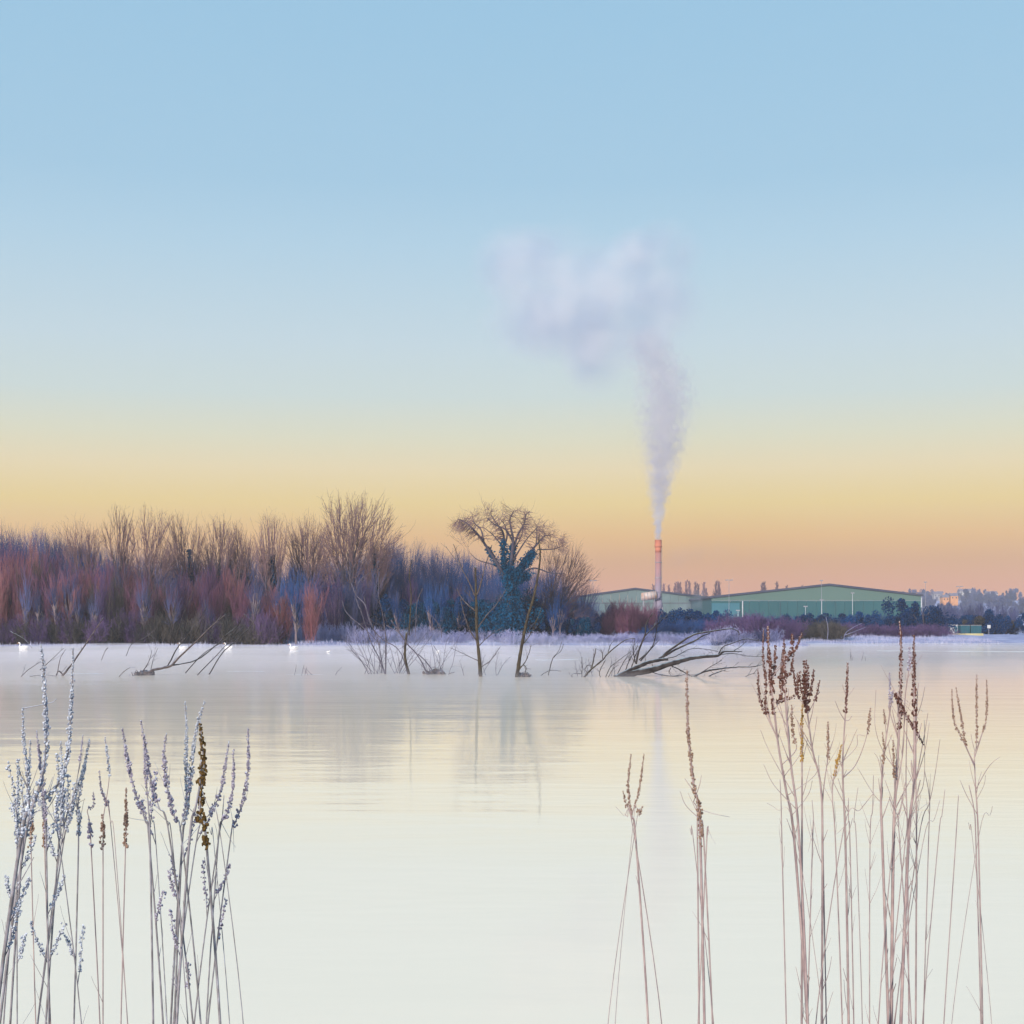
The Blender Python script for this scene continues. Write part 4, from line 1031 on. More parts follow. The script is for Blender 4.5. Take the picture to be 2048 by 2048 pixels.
def drowned_fan(px0, px1, n, top, d, label, seed, cat='shrub'):
    rs = np.random.default_rng(seed); k = F/d; bx = ((px0+px1)/2-1024)/k
    r = empty('drowned_shrub', (bx, d, 0), label, cat)
    P = np.stack([rs.uniform((px0-1024)/k-bx, (px1-1024)/k-bx, n), rs.normal(0, .5, n), np.full(n, -.05)], -1)
    D = unit(np.stack([rs.normal(0, .4, n), rs.normal(0, .3, n), np.ones(n)], -1))
    Ln = rs.uniform(.4, 1., n)*(1350-top)/k; Rd = np.full(n, .016)
    S, pts, rr = grow(rs, P, D, Ln, Rd, 6, .1, -.02, .35); V, Q_ = segs_to_arrays(S, 5); tag(mesh_obj('stem', V, [Q_], M['snag_twig'], r), kind='stuff')
    p, dv, Ln, Rd = children(rs, pts, rr, Ln, 6, .2, 1., .6, .35, .6, .0); S, _, _ = grow(rs, p, dv, Ln, np.maximum(Rd, .006), 4, .18, 0, .4)
    V, Q_ = segs_to_arrays(S, 3); tag(mesh_obj('twigs', V, [Q_], M['snag_twig'], r), kind='stuff')
drowned_fan(726, 806, 26, 1215, 87, 'fine grey brush of stems standing in water inside the sapling tangle', 91)
drowned_fan(855, 905, 9, 1255, 85, 'small clump of fine stems just left of the forked dead tree', 92)
drowned_fan(925, 995, 7, 1290, 84, 'sparse low stems around the foot of the forked dead tree', 93)
drowned_fan(1150, 1250, 6, 1300, 83, 'sparse thin stems left of the big fallen trunk', 94)
drowned_fan(560, 680, 6, 1318, 84, 'low scattered twigs in the water left of the sapling tangle', 95)
drowned_fan(1640, 1760, 5, 1322, 118, 'few short reed stalks in the water at right', 96)
def mound(px, py, d, w_, h_, label, seed):
    rs = np.random.default_rng(seed); k = F/d; x = (px-1024)/k
    r = empty('root_clump', (x, d, 0), label, 'root clump')
    n = 60; P = np.stack([rs.normal(0, w_*.3, n), rs.normal(0, w_*.3, n), np.full(n, -.08)], -1); D = unit(np.stack([rs.normal(0, 1, n), rs.normal(0, 1, n), rs.uniform(.2, 1, n)], -1))
    S, _, _ = grow(rs, P, D, rs.uniform(.3, 1, n)*h_, np.full(n, .03), 5, .3, -.12, .5); V, Q_ = segs_to_arrays(S, 5); tag(mesh_obj('roots', V, [Q_], M['snag_dark'], r), kind='stuff')
    b = MB(); b.blobs(np.stack([rs.normal(0, w_*.3, 14), rs.normal(0, w_*.3, 14), rs.uniform(0, h_*.25, 14)], -1), rs.uniform(.08, .2, 14), rs); b.build('stump', M['snag_dark'], r)
mound(285, 1346, 84, .8, .7, 'dark rooty clump at the left end of the fallen left tree', 97)
mound(868, 1343, 86, 1.0, .7, 'low frosted root clump right of the sapling tangle', 98)
mound(1050, 1345, 81.5, .5, .6, 'small root clump at the foot of the leaning dead tree', 99)

snag('fallen_tree', 'big frosted fallen tree in the lake, trunk lying left to right with raised limbs', 82, (1261, 1350),
     [([(1229,1356),(1255,1343),(1279,1332),(1296,1325),(1318,1320),(1336,1318)], 10, 6),
      ([(1242,1357),(1262,1347),(1296,1341),(1336,1329),(1368,1320),(1399,1314),(1436,1311),(1449,1303),(1484,1303)], 17, 1.8)],
     [([(1318,1318),(1336,1303),(1360,1286),(1386,1270),(1420,1263),(1442,1259.6),(1462,1257.4),(1475,1262),(1479,1270)], 5, 1.5),
      ([(1325,1314),(1357,1296),(1390,1281),(1401,1274),(1420,1266)], 5, 2.2),
      ([(1437,1308),(1446,1294),(1466,1286),(1492,1278),(1518,1281)], 2.6, 1), ([(1468,1301),(1480,1294),(1492,1283)], 2, 1),
      ([(1440,1309),(1465,1307),(1495,1312),(1524,1313)], 1.8, .9),
      ([(1381,1357),(1407,1344),(1438,1338),(1470,1334.6),(1505,1333.5),(1525,1329)], 4.5, 1.2),
      ([(1390,1354),(1414,1338),(1444,1320)], 2, 1), ([(1383,1353),(1405,1357),(1434,1345),(1452,1340)], 3.6, 1.2),
      ([(1330,1325),(1342,1331),(1368,1344),(1386,1356)], 2.4, 2), ([(1485,1356),(1498,1350),(1510,1346)], 1.6, .8),
      ([(1272,1328),(1279,1297),(1290,1270),(1292,1249),(1306,1225)], 4.2, 1.5), ([(1290,1272),(1312,1250),(1336,1229)], 2.4, 1),
      ([(1281,1322),(1305,1292),(1312,1266),(1315,1240)], 3, 1), ([(1270,1325),(1267,1301),(1270,1277)], 2.2, 1), ([(1278,1320),(1300,1300),(1318,1280)], 2.4, 1),
      ([(1262,1340),(1268,1318),(1276,1300)], 2.2, 1), ([(1250,1345),(1258,1322),(1268,1305),(1276,1290)], 2, 1),
      ([(1336,1316),(1352,1312),(1380,1298),(1410,1298),(1436,1303)], 2.2, 1), ([(1232,1354),(1244,1330),(1256,1310)], 1.8, .9),
      ([(1300,1343),(1320,1349),(1350,1352),(1376,1347)], 2, 1), ([(1342,1335),(1338,1345),(1346,1354)], 1.6, .8)],
     seed=10, twigs=9, tm='snag_frost', brm='snag_frost', twig_len=.7, twm='snag_frost')
snag('fallen_branch', 'curving dark limb rising from the water left of the big fallen tree', 81, (1180, 1352),
     [([(1166,1357),(1183,1338),(1205,1320),(1216,1307),(1236,1290),(1253,1279),(1270,1277)], 4, 1.2)],
     [([(1183,1338),(1189,1312),(1192,1296)], 2.8, 1.4), ([(1164,1358),(1164,1335),(1164,1314)], 1.6, .9), ([(1205,1320),(1205,1308),(1203,1299)], 1.8, 1.1),
      ([(1216,1308),(1220,1292),(1228,1281)], 1.6, .9), ([(1203,1360),(1199,1344),(1211,1320)], 1.8, 1.3), ([(1210,1357),(1222,1333),(1244,1316),(1264,1301)], 1.8, .9),
      ([(1216,1356),(1226,1338),(1238,1330)], 1.3, .8), ([(1145,1360),(1145,1348),(1164,1347)], 1.5, 1.2), ([(1175,1347),(1170,1338),(1178,1330),(1190,1334)], 1.8, 1)], seed=12, twigs=5, cat='branch')
snag('sunken_branch', 'pair of pale bare shoots on the bank below the pale lamp post', 225, (1690, 1270), [], [([(1688,1292),(1690,1268),(1708,1254),(1725,1246)], .9, .5), ([(1690,1270),(1712,1262),(1732,1254)], .8, .4), ([(1654,1290),(1656,1258),(1652,1234)], .7, .4)], seed=13, twigs=1, cat='branch', brm='frosty')

# ------------------------------------------------------------------ swans and gulls
def swan(px, py, label, rz, scale=1.0, neck=1.0):
    d = 3*F/(py-1250); x = (px-1024)/F*d
    r = empty('swan', (x, d, 0), label, 'swan', 'swans swimming near the left bank'); r.rotation_euler = (0, 0, rz); r.scale = (scale,)*3
    b = MB()   # body and neck in one continuous skin
    P = spline([(-.62,0,.24),(-.50,0,.20),(-.25,0,.15),(.05,0,.14),(.30,0,.17),(.42,0,.27),(.40,0,.42),(.36,0,.58*neck),(.40,0,.72*neck),(.50,0,.75*neck),(.58,0,.71*neck)], 4)
    t = np.linspace(0, 1, len(P))
    rad = np.interp(t, [0,.1,.2,.3,.4,.47,.55,.68,.8,.9,1.], [.02,.12,.21,.24,.21,.12,.07,.05,.05,.065,.03])
    b.tube(P, rad, 12); b.build('body', M['feather'], r, True)
    for s in (-1, 1):
        b = MB(); Pw = spline([(.18,s*.17,.22),(-.1,s*.22,.30),(-.4,s*.14,.32),(-.66,s*.05,.30)], 4); b.tube(Pw, np.interp(np.linspace(0,1,len(Pw)), [0,.3,.8,1], [.05,.13,.07,.01]), 8); b.build('wing', M['feather'], r, True)
    b = MB(); b.tube([(.57,0,.715*neck),(.66,0,.685*neck),(.71,0,.675*neck)], [.032,.024,.008], 8); b.build('beak', M['beak'], r, True)
    b = MB(); b.blobs([(.575,0,.745*neck)], np.array([.022]), rng); b.build('beak_knob', M['black'], r)
swan(46, 1298, 'white swan at the left edge of the water', R(175), 1.05)
swan(366, 1298.5, 'white swan behind the raking limbs of the fallen left tree', R(200), .95, 1.1)
swan(456, 1298, 'white swan right of the fallen left tree, neck raised', R(160), 1.0)
swan(587, 1299, 'white swan below the orange willow pair', R(205), 1.0, .9)
def gull(px, py, label):
    d = 3*F/(py-1250); r = empty('gull', ((px-1024)/F*d, d, 0), label, 'gull')
    b = MB(); P = spline([(-.2,0,.12),(-.08,0,.09),(.08,0,.09),(.15,0,.14),(.19,0,.19),(.22,0,.19)], 4); b.tube(P, np.interp(np.linspace(0,1,len(P)), [0,.3,.6,.8,.92,1], [.01,.08,.08,.045,.045,.02]), 8); b.build('body', M['feather'], r, True)
    b = MB(); b.tube([(.23,0,.19),(.29,0,.18)], [.015,.004], 6); b.build('beak', M['beak'], r)
gull(656, 1305, 'small white gull on the water between swan and sapling tangle')
gull(875, 1304, 'small white gull on the water near the forked dead tree')

# ------------------------------------------------------------------ thin bright ice streaks on the water
def streak(px0, px1, py, wpx, label):
    d = 3*F/(py-1250); k = F/d; n = 24; xs_ = np.linspace((px0-1024)/k, (px1-1024)/k, n); rs = np.random.default_rng(int(px0))
    dd = wpx*d*d/(3*F); w_ = dd*(.35+.65*rs.random(n)); w_[0] = w_[-1] = .02; off = np.cumsum(rs.normal(0, dd*.12, n))
    V = [(x, d+o-a/2, .004) for x, a, o in zip(xs_, w_, off)]+[(x, d+o+a/2, .004) for x, a, o in zip(xs_, w_, off)]
    i = np.arange(n-1); tag(mesh_obj('ice_streak', V, [np.stack([i, i+1, i+1+n, i+n], -1)], M['ice']), kind='structure')
streak(130, 212, 1347, .9, '')
streak(262, 330, 1342, .7, ''); streak(450, 530, 1343, .8, '')
streak(1069, 1160, 1320, 1.6, ''); streak(1755, 2060, 1302, 1.8, ''); streak(570, 650, 1349, .6, '')

# ------------------------------------------------------------------ foreground purple loosestrife
DP_ = 3.0
def plant(name, label, d, clumpx, spikes, bare, seed=0, stem_m='stem', group='dried loosestrife stalks on the near bank', auto=10, extra=0, extra_m=None):
    """spikes: (points px, w_base, w_top, t0, cap_px, material); bare: (points, w0, w1)"""
    rs = np.random.default_rng(seed); k = F/d
    bx = (clumpx-1024)/k; zg = gz(0, 4.0)
    zb = gz(bx, d); r = empty(name, (bx, d, zb), label, 'dried plant', group)
    def line(pts, sp=.10, y0=None):
        y = rs.normal(0, .05) if y0 is None else y0; sl = rs.normal(0, sp); o = []; p0 = None
        for px, py in pts:
            if p0 is not None: y += sl*math.hypot(px-p0[0], py-p0[1])/k
            g_ = (d+y)/F; o.append(((px-1024)*g_-bx, y, HC-(py-1250)*g_-zb)); p0 = (px, py)
        return np.array(o)
    def attach(pts):
        """side branches start on the nearest stem already built"""
        if pts[0][1] > 1640 or not stems: return None
        p0 = np.array(((pts[0][0]-1024)/k-bx, 0, HC-(pts[0][1]-1250)/k-zb)); best = None
        for Ps, w_ in stems:
            if w_ < 2.5: continue
            dd = np.hypot(Ps[:, 0]-p0[0], (Ps[:, 2]-p0[2]))+np.maximum(0, Ps[:, 2]-p0[2])*2
            q = dd.argmin()
            if best is None or dd[q] < best[0]: best = (dd[q], Ps[q])
        if best is None: return None
        P_ = line(pts, y0=best[1][1]); P_[0] = best[1]
        return P_
    def root(pts):
        """carry stems that leave the photo on down to the bank"""
        px, py = pts[0]
        if py > 1640:
            dx, dy = pts[0][0]-pts[1][0], pts[0][1]-pts[1][1]
            sl = max(-.35, min(.35, dx/max(dy, 1)))
            yb = 1250+(HC-zb)*k
            xb = px+sl*.4*(yb-py); xb = xb+(clumpx-xb)*.35
            pts = [(xb, yb+8), ((xb+px)/2+sl*60, (yb+py)/2)]+list(pts)
        return pts
    stems = []
    for pts, w0, w1, t0, cap, mname in spikes:
        full = root(pts); at_ = attach(pts); P = spline(line(full) if at_ is None else at_, 7); n = len(P)
        b = MB(); b.tube(P, np.maximum(np.linspace(w0/2, w1/2, n)/k, .0006), 7); b.build('stem', M[stem_m], r, True)
        stems.append((P, w0))
        # arc length parameter from the point where the photo path starts
        L_ = np.concatenate([[0], np.cumsum(np.linalg.norm(np.diff(P, axis=0), axis=1))])
        skip = (len(full)-len(pts))/(len(full)-1)
        Ls = L_[int(skip*(n-1))]; tot = L_[-1]-Ls
        s = Ls+t0*tot; C = []; S = []
        while s < L_[-1]:
            u = (s-Ls-t0*tot)/(tot*(1-t0)+1e-6)
            i = min(np.searchsorted(L_, s), n-1); fr = (s-L_[i-1])/(L_[i]-L_[i-1]+1e-9); p = P[i-1]*(1-fr)+P[i]*fr
            size = cap/k*(1.0-.55*u**1.5)*rs.uniform(.75, 1.15)
            dens = 9 if u < .8 else 6
            for q in range(dens):
                a = rs.uniform(0, 6.283); rr = size*rs.uniform(.12, .62)
                C.append(p+np.array((math.cos(a)*rr, math.sin(a)*rr, rs.normal(0, size*.32)))); g_ = rs.uniform(.16, .34)*size; S.append((g_*rs.uniform(.7, 1.2), g_*rs.uniform(.7, 1.2), g_*rs.uniform(1., 1.7)))
            gap = (cap/k)*(1.45-.9*min(1, u*1.6))*rs.uniform(.7, 1.3)
            s += gap
        if C:
            b = MB(); b.blobs(C, np.array(S), rs); tag(b.build('seed_spike', M[mname], r), kind='stuff')
    for pts, w0, w1 in bare:
        at_ = attach(pts); P = spline(line(root(pts)) if at_ is None else at_, 6); b = MB(); b.tube(P, np.maximum(np.linspace(w0/2, w1/2, len(P))/k, .0005), 6); b.build('side_branch', M[stem_m], r, True); stems.append((P, w0))
    # short budded side shoots low on the main stems
    for P, w0 in list(stems):
        if w0 < 3 or not extra: continue
        for _ in range(extra):
            zt = HC-(rs.uniform(1590, 1960)-1250)/k-zb; i = int(np.abs(P[:, 2]-zt).argmin())
            if i >= len(P)-2: continue
            dd = unit(P[i+1]-P[i]); q = unit(np.cross(dd, rs.normal(0, 1, 3))); ln = rs.uniform(.05, .13)
            S_, pp, _ = grow(rs, P[i][None], unit(dd+q*.5)[None], np.array([ln]), np.array([.001]), 5, .06, .10, .5)
            b = MB(); b.tube(pp[0], np.linspace(.0011, .0006, 6), 5); b.build('side_branch', M[stem_m], r, True)
            C = []; S = []
            for t in np.linspace(.25, 1, 9):
                p = pp[0][int(t*5)] if t >= 1 else pp[0][int(t*5)]*(1-(t*5 % 1))+pp[0][int(t*5)+1]*(t*5 % 1)
                for _q in range(5):
                    C.append(p+rs.normal(0, .0022, 3)); g_ = rs.uniform(.0013, .0027); S.append((g_, g_, g_*1.3))
            b = MB(); b.blobs(C, np.array(S), rs); tag(b.build('seed_spike', M[extra_m], r), kind='stuff')
    # fine side twigs, upward, from the lower stems
    A = []
    for P, w0 in stems:
        if w0 < 2.6: continue
        for _ in range(rs.integers(auto//2, auto+1) if auto else 0):
            i = rs.integers(int(len(P)*.15), int(len(P)*.7)); dd = unit(P[i+1]-P[i]); q = unit(np.cross(dd, rs.normal(0, 1, 3)))
            A.append((P[i], unit(dd+q*.42), rs.uniform(.02, .085), w0*.18/k))
    if A:
        S, pts, rr = grow(rs, np.array([a[0] for a in A]), np.array([a[1] for a in A]), np.array([a[2] for a in A]), np.maximum(np.array([a[3] for a in A]), .0006), 5, .05, .05, .45)
        V, Q_ = segs_to_arrays(S, 5); tag(mesh_obj('twigs', V, [Q_], M[stem_m], r), kind='stuff')
    return r
Fm, Lm, Bm, Tm, Om, Vm = 'seed_frost', 'seed_lilac', 'seed_brown', 'seed_tan', 'seed_ochre', 'seed_olive'
plant('loosestrife_plant', 'thickly frosted white plant with the two tallest spikes at the left edge', 2.9, 60, [
    ([(41,1682),(64,1616),(79,1572),(91,1513),(92,1435),(88,1345),(82,1290)], 8, 2.5, .04, 11, Fm),
    ([(56,1642),(85,1605),(115,1570),(133,1526),(141,1435),(145,1358),(146,1296)], 6, 2.5, .08, 10, Fm),
    ([(46,1682),(58,1616),(55,1539),(48,1487),(45,1417)], 5, 2, .1, 9, Fm),
    ([(40,1660),(53,1603),(58,1540),(61,1479)], 4, 1.5, .1, 8, Fm),
    ([(92,1660),(88,1600),(80,1520),(73,1461)], 4, 1.5, .1, 8, Lm),
    ([(118,1682),(126,1616),(124,1545),(121,1482)], 5, 1.5, .05, 9, Fm),
    ([(122,1690),(148,1590),(160,1520),(166,1469)], 3, 1, .75, 5, Lm),
    ([(157,1684),(155,1616),(168,1540),(179,1477)], 4, 1.5, .1, 8, Fm),
    ([(34,1690),(36,1600),(35,1530)], 3, 1.5, .05, 8, Fm),
    ([(92,1690),(88,1630),(85,1560)], 3.5, 1.5, .0, 7, Lm),
    ([(126,1690),(140,1640),(150,1590),(172,1520)], 4, 1.5, .2, 7, Fm)],
    [([(45,1682),(96,1616),(112,1590)], 3, 1.5), ([(118,1682),(96,1626),(72,1590)], 3, 1.2), ([(78,1400),(100,1406),(113,1398)], 2, 1.2)], seed=101, stem_m='stem_frost', group=None, auto=8, extra=2, extra_m=Fm)
plant('loosestrife_plant', 'short brown-tipped stalks between the frosted plants', 2.85, 205, [
    ([(62,1690),(64,1660),(62,1610)], 3, 1.5, .0, 9, Tm), ([(89,1690),(90,1650),(87,1600)], 3, 1.5, .0, 9, Tm),
    ([(182,1690),(179,1660),(178,1637)], 3, 1.5, .0, 9, Lm), ([(159,1636),(175,1620),(187,1610),(186.6,1585)], 2, 1, .4, 6, Lm),
    ([(206,1690),(206,1660),(205,1629)], 3, 1.5, .0, 10, Tm), ([(251,1690),(252,1640),(252,1575)], 3, 1.5, .0, 9, Tm),
    ([(221,1645),(213,1610),(202,1575),(199,1541)], 2, 1, .25, 6, Lm), ([(221,1640),(218,1560),(216,1526),(210,1474)], 1.8, 1, .55, 6, Fm)],
    [([(230,1690),(221,1643),(214,1600)], 2, 1)], seed=102, group=None, auto=2)
plant('loosestrife_plant', 'frosted plant whose left spikes curve outward, left of the olive spike', 2.95, 300, [
    ([(299,1690),(290,1640),(271,1585),(255,1521),(245,1456)], 4.5, 1.5, .3, 9, Lm),
    ([(340,1680),(318,1615),(304,1570),(291,1500),(282,1440)], 4, 1.5, .35, 9, Lm),
    ([(300,1690),(297,1620),(292,1560),(288,1500)], 5, 1.5, .55, 7, Lm),
    ([(364,1684),(351,1642),(335,1578),(328,1513),(333,1466)], 4, 1.5, .25, 10, Lm)],
    [([(345,1690),(335,1650),(325,1620)], 3, 1.5), ([(312,1690),(304,1640),(300,1600)], 3, 1.2)], seed=103, stem_m='stem_frost', group=None, auto=5, extra=1, extra_m=Lm)
plant('loosestrife_plant', 'plant with one thick olive-brown seed spike among frosted ones', 3.0, 385, [
    ([(364,1690),(373,1616),(372,1539),(373,1461),(370,1402)], 5, 1.5, .15, 9, Fm),
    ([(364,1690),(376,1620),(383,1539),(392,1461),(408,1404)], 5, 1.5, .35, 9, Fm),
    ([(413,1690),(403,1642),(400,1604),(408,1539),(405,1500),(400,1440)], 6, 2.5, .0, 15, Vm),
    ([(378,1690),(390,1620),(400,1565),(402,1520)], 6, 3, .65, 12, Vm)],
    [([(439,1658),(420,1620),(405,1585)], 2.5, 1.2), ([(428,1690),(423,1670),(418,1655)], 2.5, 1)], seed=104, stem_m='stem_frost', group=None, auto=5, extra=1, extra_m=Lm)
plant('loosestrife_plant', 'frosted plant with three tilting spikes, right of the olive spike', 3.05, 440, [
    ([(392,1686),(418,1629),(439,1590),(449,1539),(458,1482)], 3.5, 1.5, .3, 8, Lm),
    ([(436,1684),(454,1627),(466,1578),(467,1500)], 3.5, 1.5, .2, 8, Lm),
    ([(460,1684),(470,1647),(485,1603),(496,1539),(496,1456)], 3.5, 1.5, .2, 9, Lm)],
    [([(436,1690),(444,1640),(448,1590)], 4, 2)], seed=105, stem_m='stem_frost', group=None, auto=5, extra=1, extra_m=Lm)
plant('loosestrife_plant', 'small pale two-pronged stalk standing alone left of the tall tan spike', 3.1, 1275, [
    ([(1272,1686),(1264,1635),(1260,1610),(1256,1569),(1260,1528),(1262,1509)], 5, 1.2, .35, 6, Tm),
    ([(1268,1640),(1277,1586),(1283,1548),(1288,1509)], 2.5, 1, .15, 5, Tm),
    ([(1264,1640),(1252,1606),(1246,1582)], 1.8, .8, .4, 6, Tm), ([(1271,1656),(1280,1630),(1285,1612)], 1.8, .9, .5, 6, Tm)],
    [([(1266,1656),(1248,1632),(1231,1613)], 1.8, .8), ([(1264,1645),(1255,1634),(1249,1627)], 1.6, 1.4), ([(1266,1650),(1274,1615)], 1.5, .8)], seed=106, group=None, auto=1)
plant('loosestrife_plant', 'single tall tan seed spike leaning left below the fallen tree', 2.95, 1402, [
    ([(1401,1688),(1397,1610),(1388,1575),(1382,1524),(1376,1466),(1374,1403),(1374,1341)], 6, 2, .0, 8.5, Tm)],
    [([(1395,1690),(1394,1620),(1387,1604)], 4, 2), ([(1408,1690),(1402,1640),(1399,1615)], 4, 2), ([(1394,1640),(1372,1611),(1360,1582)], 2, .9), ([(1395,1592),(1399,1570),(1403,1550)], 2, .9),
     ([(1401,1620),(1430,1628),(1459,1634)], 1.6, .8), ([(1413,1690),(1415,1670),(1416,1652)], 3, 2.6), ([(1388,1690),(1383,1670),(1380,1656)], 2, .9)], seed=107, group=None, auto=2)
plant('loosestrife_plant', 'tall many-headed plant with dark brown seed spikes, first clump of the right group', 3.0, 1600, [
    ([(1589,1686),(1572,1580),(1557,1493),(1545,1394),(1541,1344),(1537,1290),(1536,1252)], 6.5, 2, .60, 10, Bm),
    ([(1552,1478),(1540,1440),(1532,1413),(1531,1360),(1526,1310),(1527,1258)], 2.8, 1.2, .25, 6, Bm),
    ([(1543,1380),(1548,1340),(1551,1290)], 2.4, 1.5, .2, 9, Bm),
    ([(1552,1478),(1535,1436),(1523,1411),(1517,1380),(1516,1339)], 2.4, 1.2, .35, 7, Bm),
    ([(1599,1686),(1582,1530),(1573,1431),(1569,1356),(1568,1280)], 6, 2, .72, 9, Bm),
    ([(1556,1440),(1560,1399),(1563,1340),(1566,1300)], 2, 1.2, .3, 9, Bm),
    ([(1569,1360),(1580,1310),(1584,1292),(1585,1270)], 2, 1.5, .5, 10, Bm),
    ([(1570,1356),(1588,1300),(1598,1282),(1604,1265)], 1.8, 1.2, .45, 7, Bm),
    ([(1570,1360),(1578,1350),(1584,1330),(1588,1304)], 2, 1.2, .2, 7, Bm),
    ([(1604,1690),(1604,1518),(1604,1444),(1605,1400)], 5.5, 2, .58, 7.5, Om),
    ([(1645,1686),(1641,1568),(1626,1505),(1617,1443),(1612,1394),(1609,1319)], 5.5, 2, .70, 12, Bm),
    ([(1614,1409),(1614,1370),(1616,1331)], 2.5, 1.5, .1, 10, Bm), ([(1615,1415),(1622,1380),(1628,1339)], 2.2, 1.5, .2, 8, Bm),
    ([(1618,1430),(1632,1395),(1639,1361)], 1.8, 1.2, .45, 6, Bm), ([(1612,1410),(1601,1370),(1600,1340)], 2, 1.2, .1, 8, Bm),
    ([(1596,1410),(1590,1391),(1589,1360),(1586,1332)], 1.8, 1.2, .1, 7, Bm), ([(1610,1418),(1596,1390),(1595,1345)], 1.8, 1.2, .35, 7, Bm),
    ([(1604,1538),(1592,1500),(1587,1473),(1584,1440),(1583,1411)], 2, 1.2, .45, 7, Tm)],
    [([(1582,1575),(1540,1505),(1521,1460)], 1.6, .8), ([(1585,1610),(1548,1570),(1527,1528)], 1.8, .8), ([(1590,1660),(1555,1620),(1534,1606)], 1.6, .8),
     ([(1564,1690),(1562,1600),(1560,1558)], 3, 1.5), ([(1604,1600),(1630,1550),(1638,1510)], 1.6, .8), ([(1586,1560),(1605,1500),(1606,1460)], 1.4, .7), ([(1560,1500),(1574,1450),(1590,1410)], 1.4, .7),
     ([(1596,1640),(1616,1590),(1625,1560)], 1.8, .8), ([(1625,1686),(1627,1640),(1624,1600)], 3, 1.2), ([(1633,1540),(1618,1500),(1612,1480)], 1.3, .7)], seed=108, group=None, auto=16)
plant('loosestrife_plant', 'middle right stalk with a purple top spike and tan side spikes', 3.1, 1690, [
    ([(1691,1686),(1686,1568),(1686,1505),(1693,1394),(1695,1324)], 6, 2, .72, 7, Bm),
    ([(1671,1686),(1665,1600),(1667,1560),(1675,1525),(1684,1488)], 3, 1.5, .62, 7, Om),
    ([(1646,1690),(1646,1592),(1656,1513),(1656,1470),(1656,1443)], 3, 1.5, .68, 6.5, Tm),
    ([(1690,1568),(1711,1530),(1728,1490),(1736,1458),(1741,1416)], 2.4, 1.2, .72, 7, Tm)],
    [([(1692,1445),(1680,1425),(1670,1401)], 2, .9), ([(1690,1450),(1698,1440),(1704,1431)], 2, 1.2), ([(1694,1400),(1702,1385),(1709,1374)], 1.4, .7), ([(1693,1395),(1688,1380),(1684,1368)], 1.4, .7),
     ([(1687,1530),(1712,1495),(1715,1471),(1730,1472)], 1.4, .8), ([(1687,1660),(1720,1620),(1748,1585)], 2.4, 1), ([(1700,1690),(1697,1640),(1697,1595)], 3, 1.2), ([(1713,1690),(1708,1640),(1716,1575)], 2, 1),
     ([(1688,1610),(1672,1575),(1660,1550)], 1.6, .8)], seed=109, group=None, auto=16)
plant('loosestrife_plant', 'tallest right-hand plant with two long dark spikes and a drooping brown one', 2.95, 1810, [
    ([(1787,1686),(1794,1543),(1799,1444),(1801,1381),(1802,1294),(1799,1242)], 8, 2, .52, 7.5, 'seed_brown'),
    ([(1817,1686),(1828,1568),(1829,1444),(1828,1369),(1828,1270)], 8, 2, .56, 8.5, 'seed_brown'),
    ([(1800,1440),(1794,1400),(1792,1384),(1799,1400),(1807,1424),(1829,1458),(1848,1491)], 3, 1.2, .25, 9, Bm),
    ([(1792,1600),(1806,1500),(1810,1400),(1819,1330),(1819,1294)], 2.6, 1.5, .86, 8, Lm),
    ([(1765,1690),(1762,1605),(1767,1518),(1777,1444),(1787,1379)], 7, 1.8, .90, 6, Lm),
    ([(1778,1430),(1780,1390),(1779,1344)], 1.6, 1, .25, 5, Lm),
    ([(1773,1560),(1768,1500),(1765,1465)], 1.8, 1, .35, 6, Tm), ([(1790,1600),(1788,1540),(1786,1480)], 2, 1, .4, 6, Tm), ([(1778,1470),(1770,1440),(1767,1418)], 1.4, .8, .5, 5, Tm)],
    [([(1833,1690),(1832,1600),(1832,1480),(1834,1400)], 4, 1.5), ([(1834,1560),(1849,1468),(1856,1426)], 2, .9), ([(1832,1560),(1850,1500),(1859,1444)], 1.8, .8), ([(1836,1686),(1859,1605),(1871,1543),(1880,1478)], 2.4, 1),
     ([(1876,1686),(1884,1630),(1890,1578)], 2.2, 1.2), ([(1857,1686),(1859,1600),(1849,1540)], 2.6, 1.2), ([(1911,1690),(1914,1640),(1917,1590)], 2.4, 1.4), ([(1795,1540),(1765,1500),(1750,1450),(1752,1380)], 1.4, .7),
     ([(1765,1560),(1757,1520),(1748,1505)], 1.6, .8), ([(1762,1605),(1745,1585),(1715,1535)], 1.6, .8), ([(1815,1690),(1812,1560),(1814,1440)], 3, 1.5), ([(1740,1690),(1745,1620),(1747,1550)], 2.6, 1.2),
     ([(1800,1690),(1790,1620),(1770,1560)], 2.6, 1), ([(1830,1450),(1842,1410),(1850,1372)], 1.5, .8), ([(1835,1450),(1833,1410),(1828,1390)], 1.3, .7), ([(1842,1600),(1848,1560),(1849,1440)], 1.6, .8),
     ([(1810,1690),(1826,1620),(1840,1560)], 2.6, 1.2), ([(1845,1690),(1868,1640),(1880,1600)], 1.8, .8), ([(1785,1690),(1800,1620),(1812,1560)], 2.6, 1.2)], seed=110, group=None, auto=16)
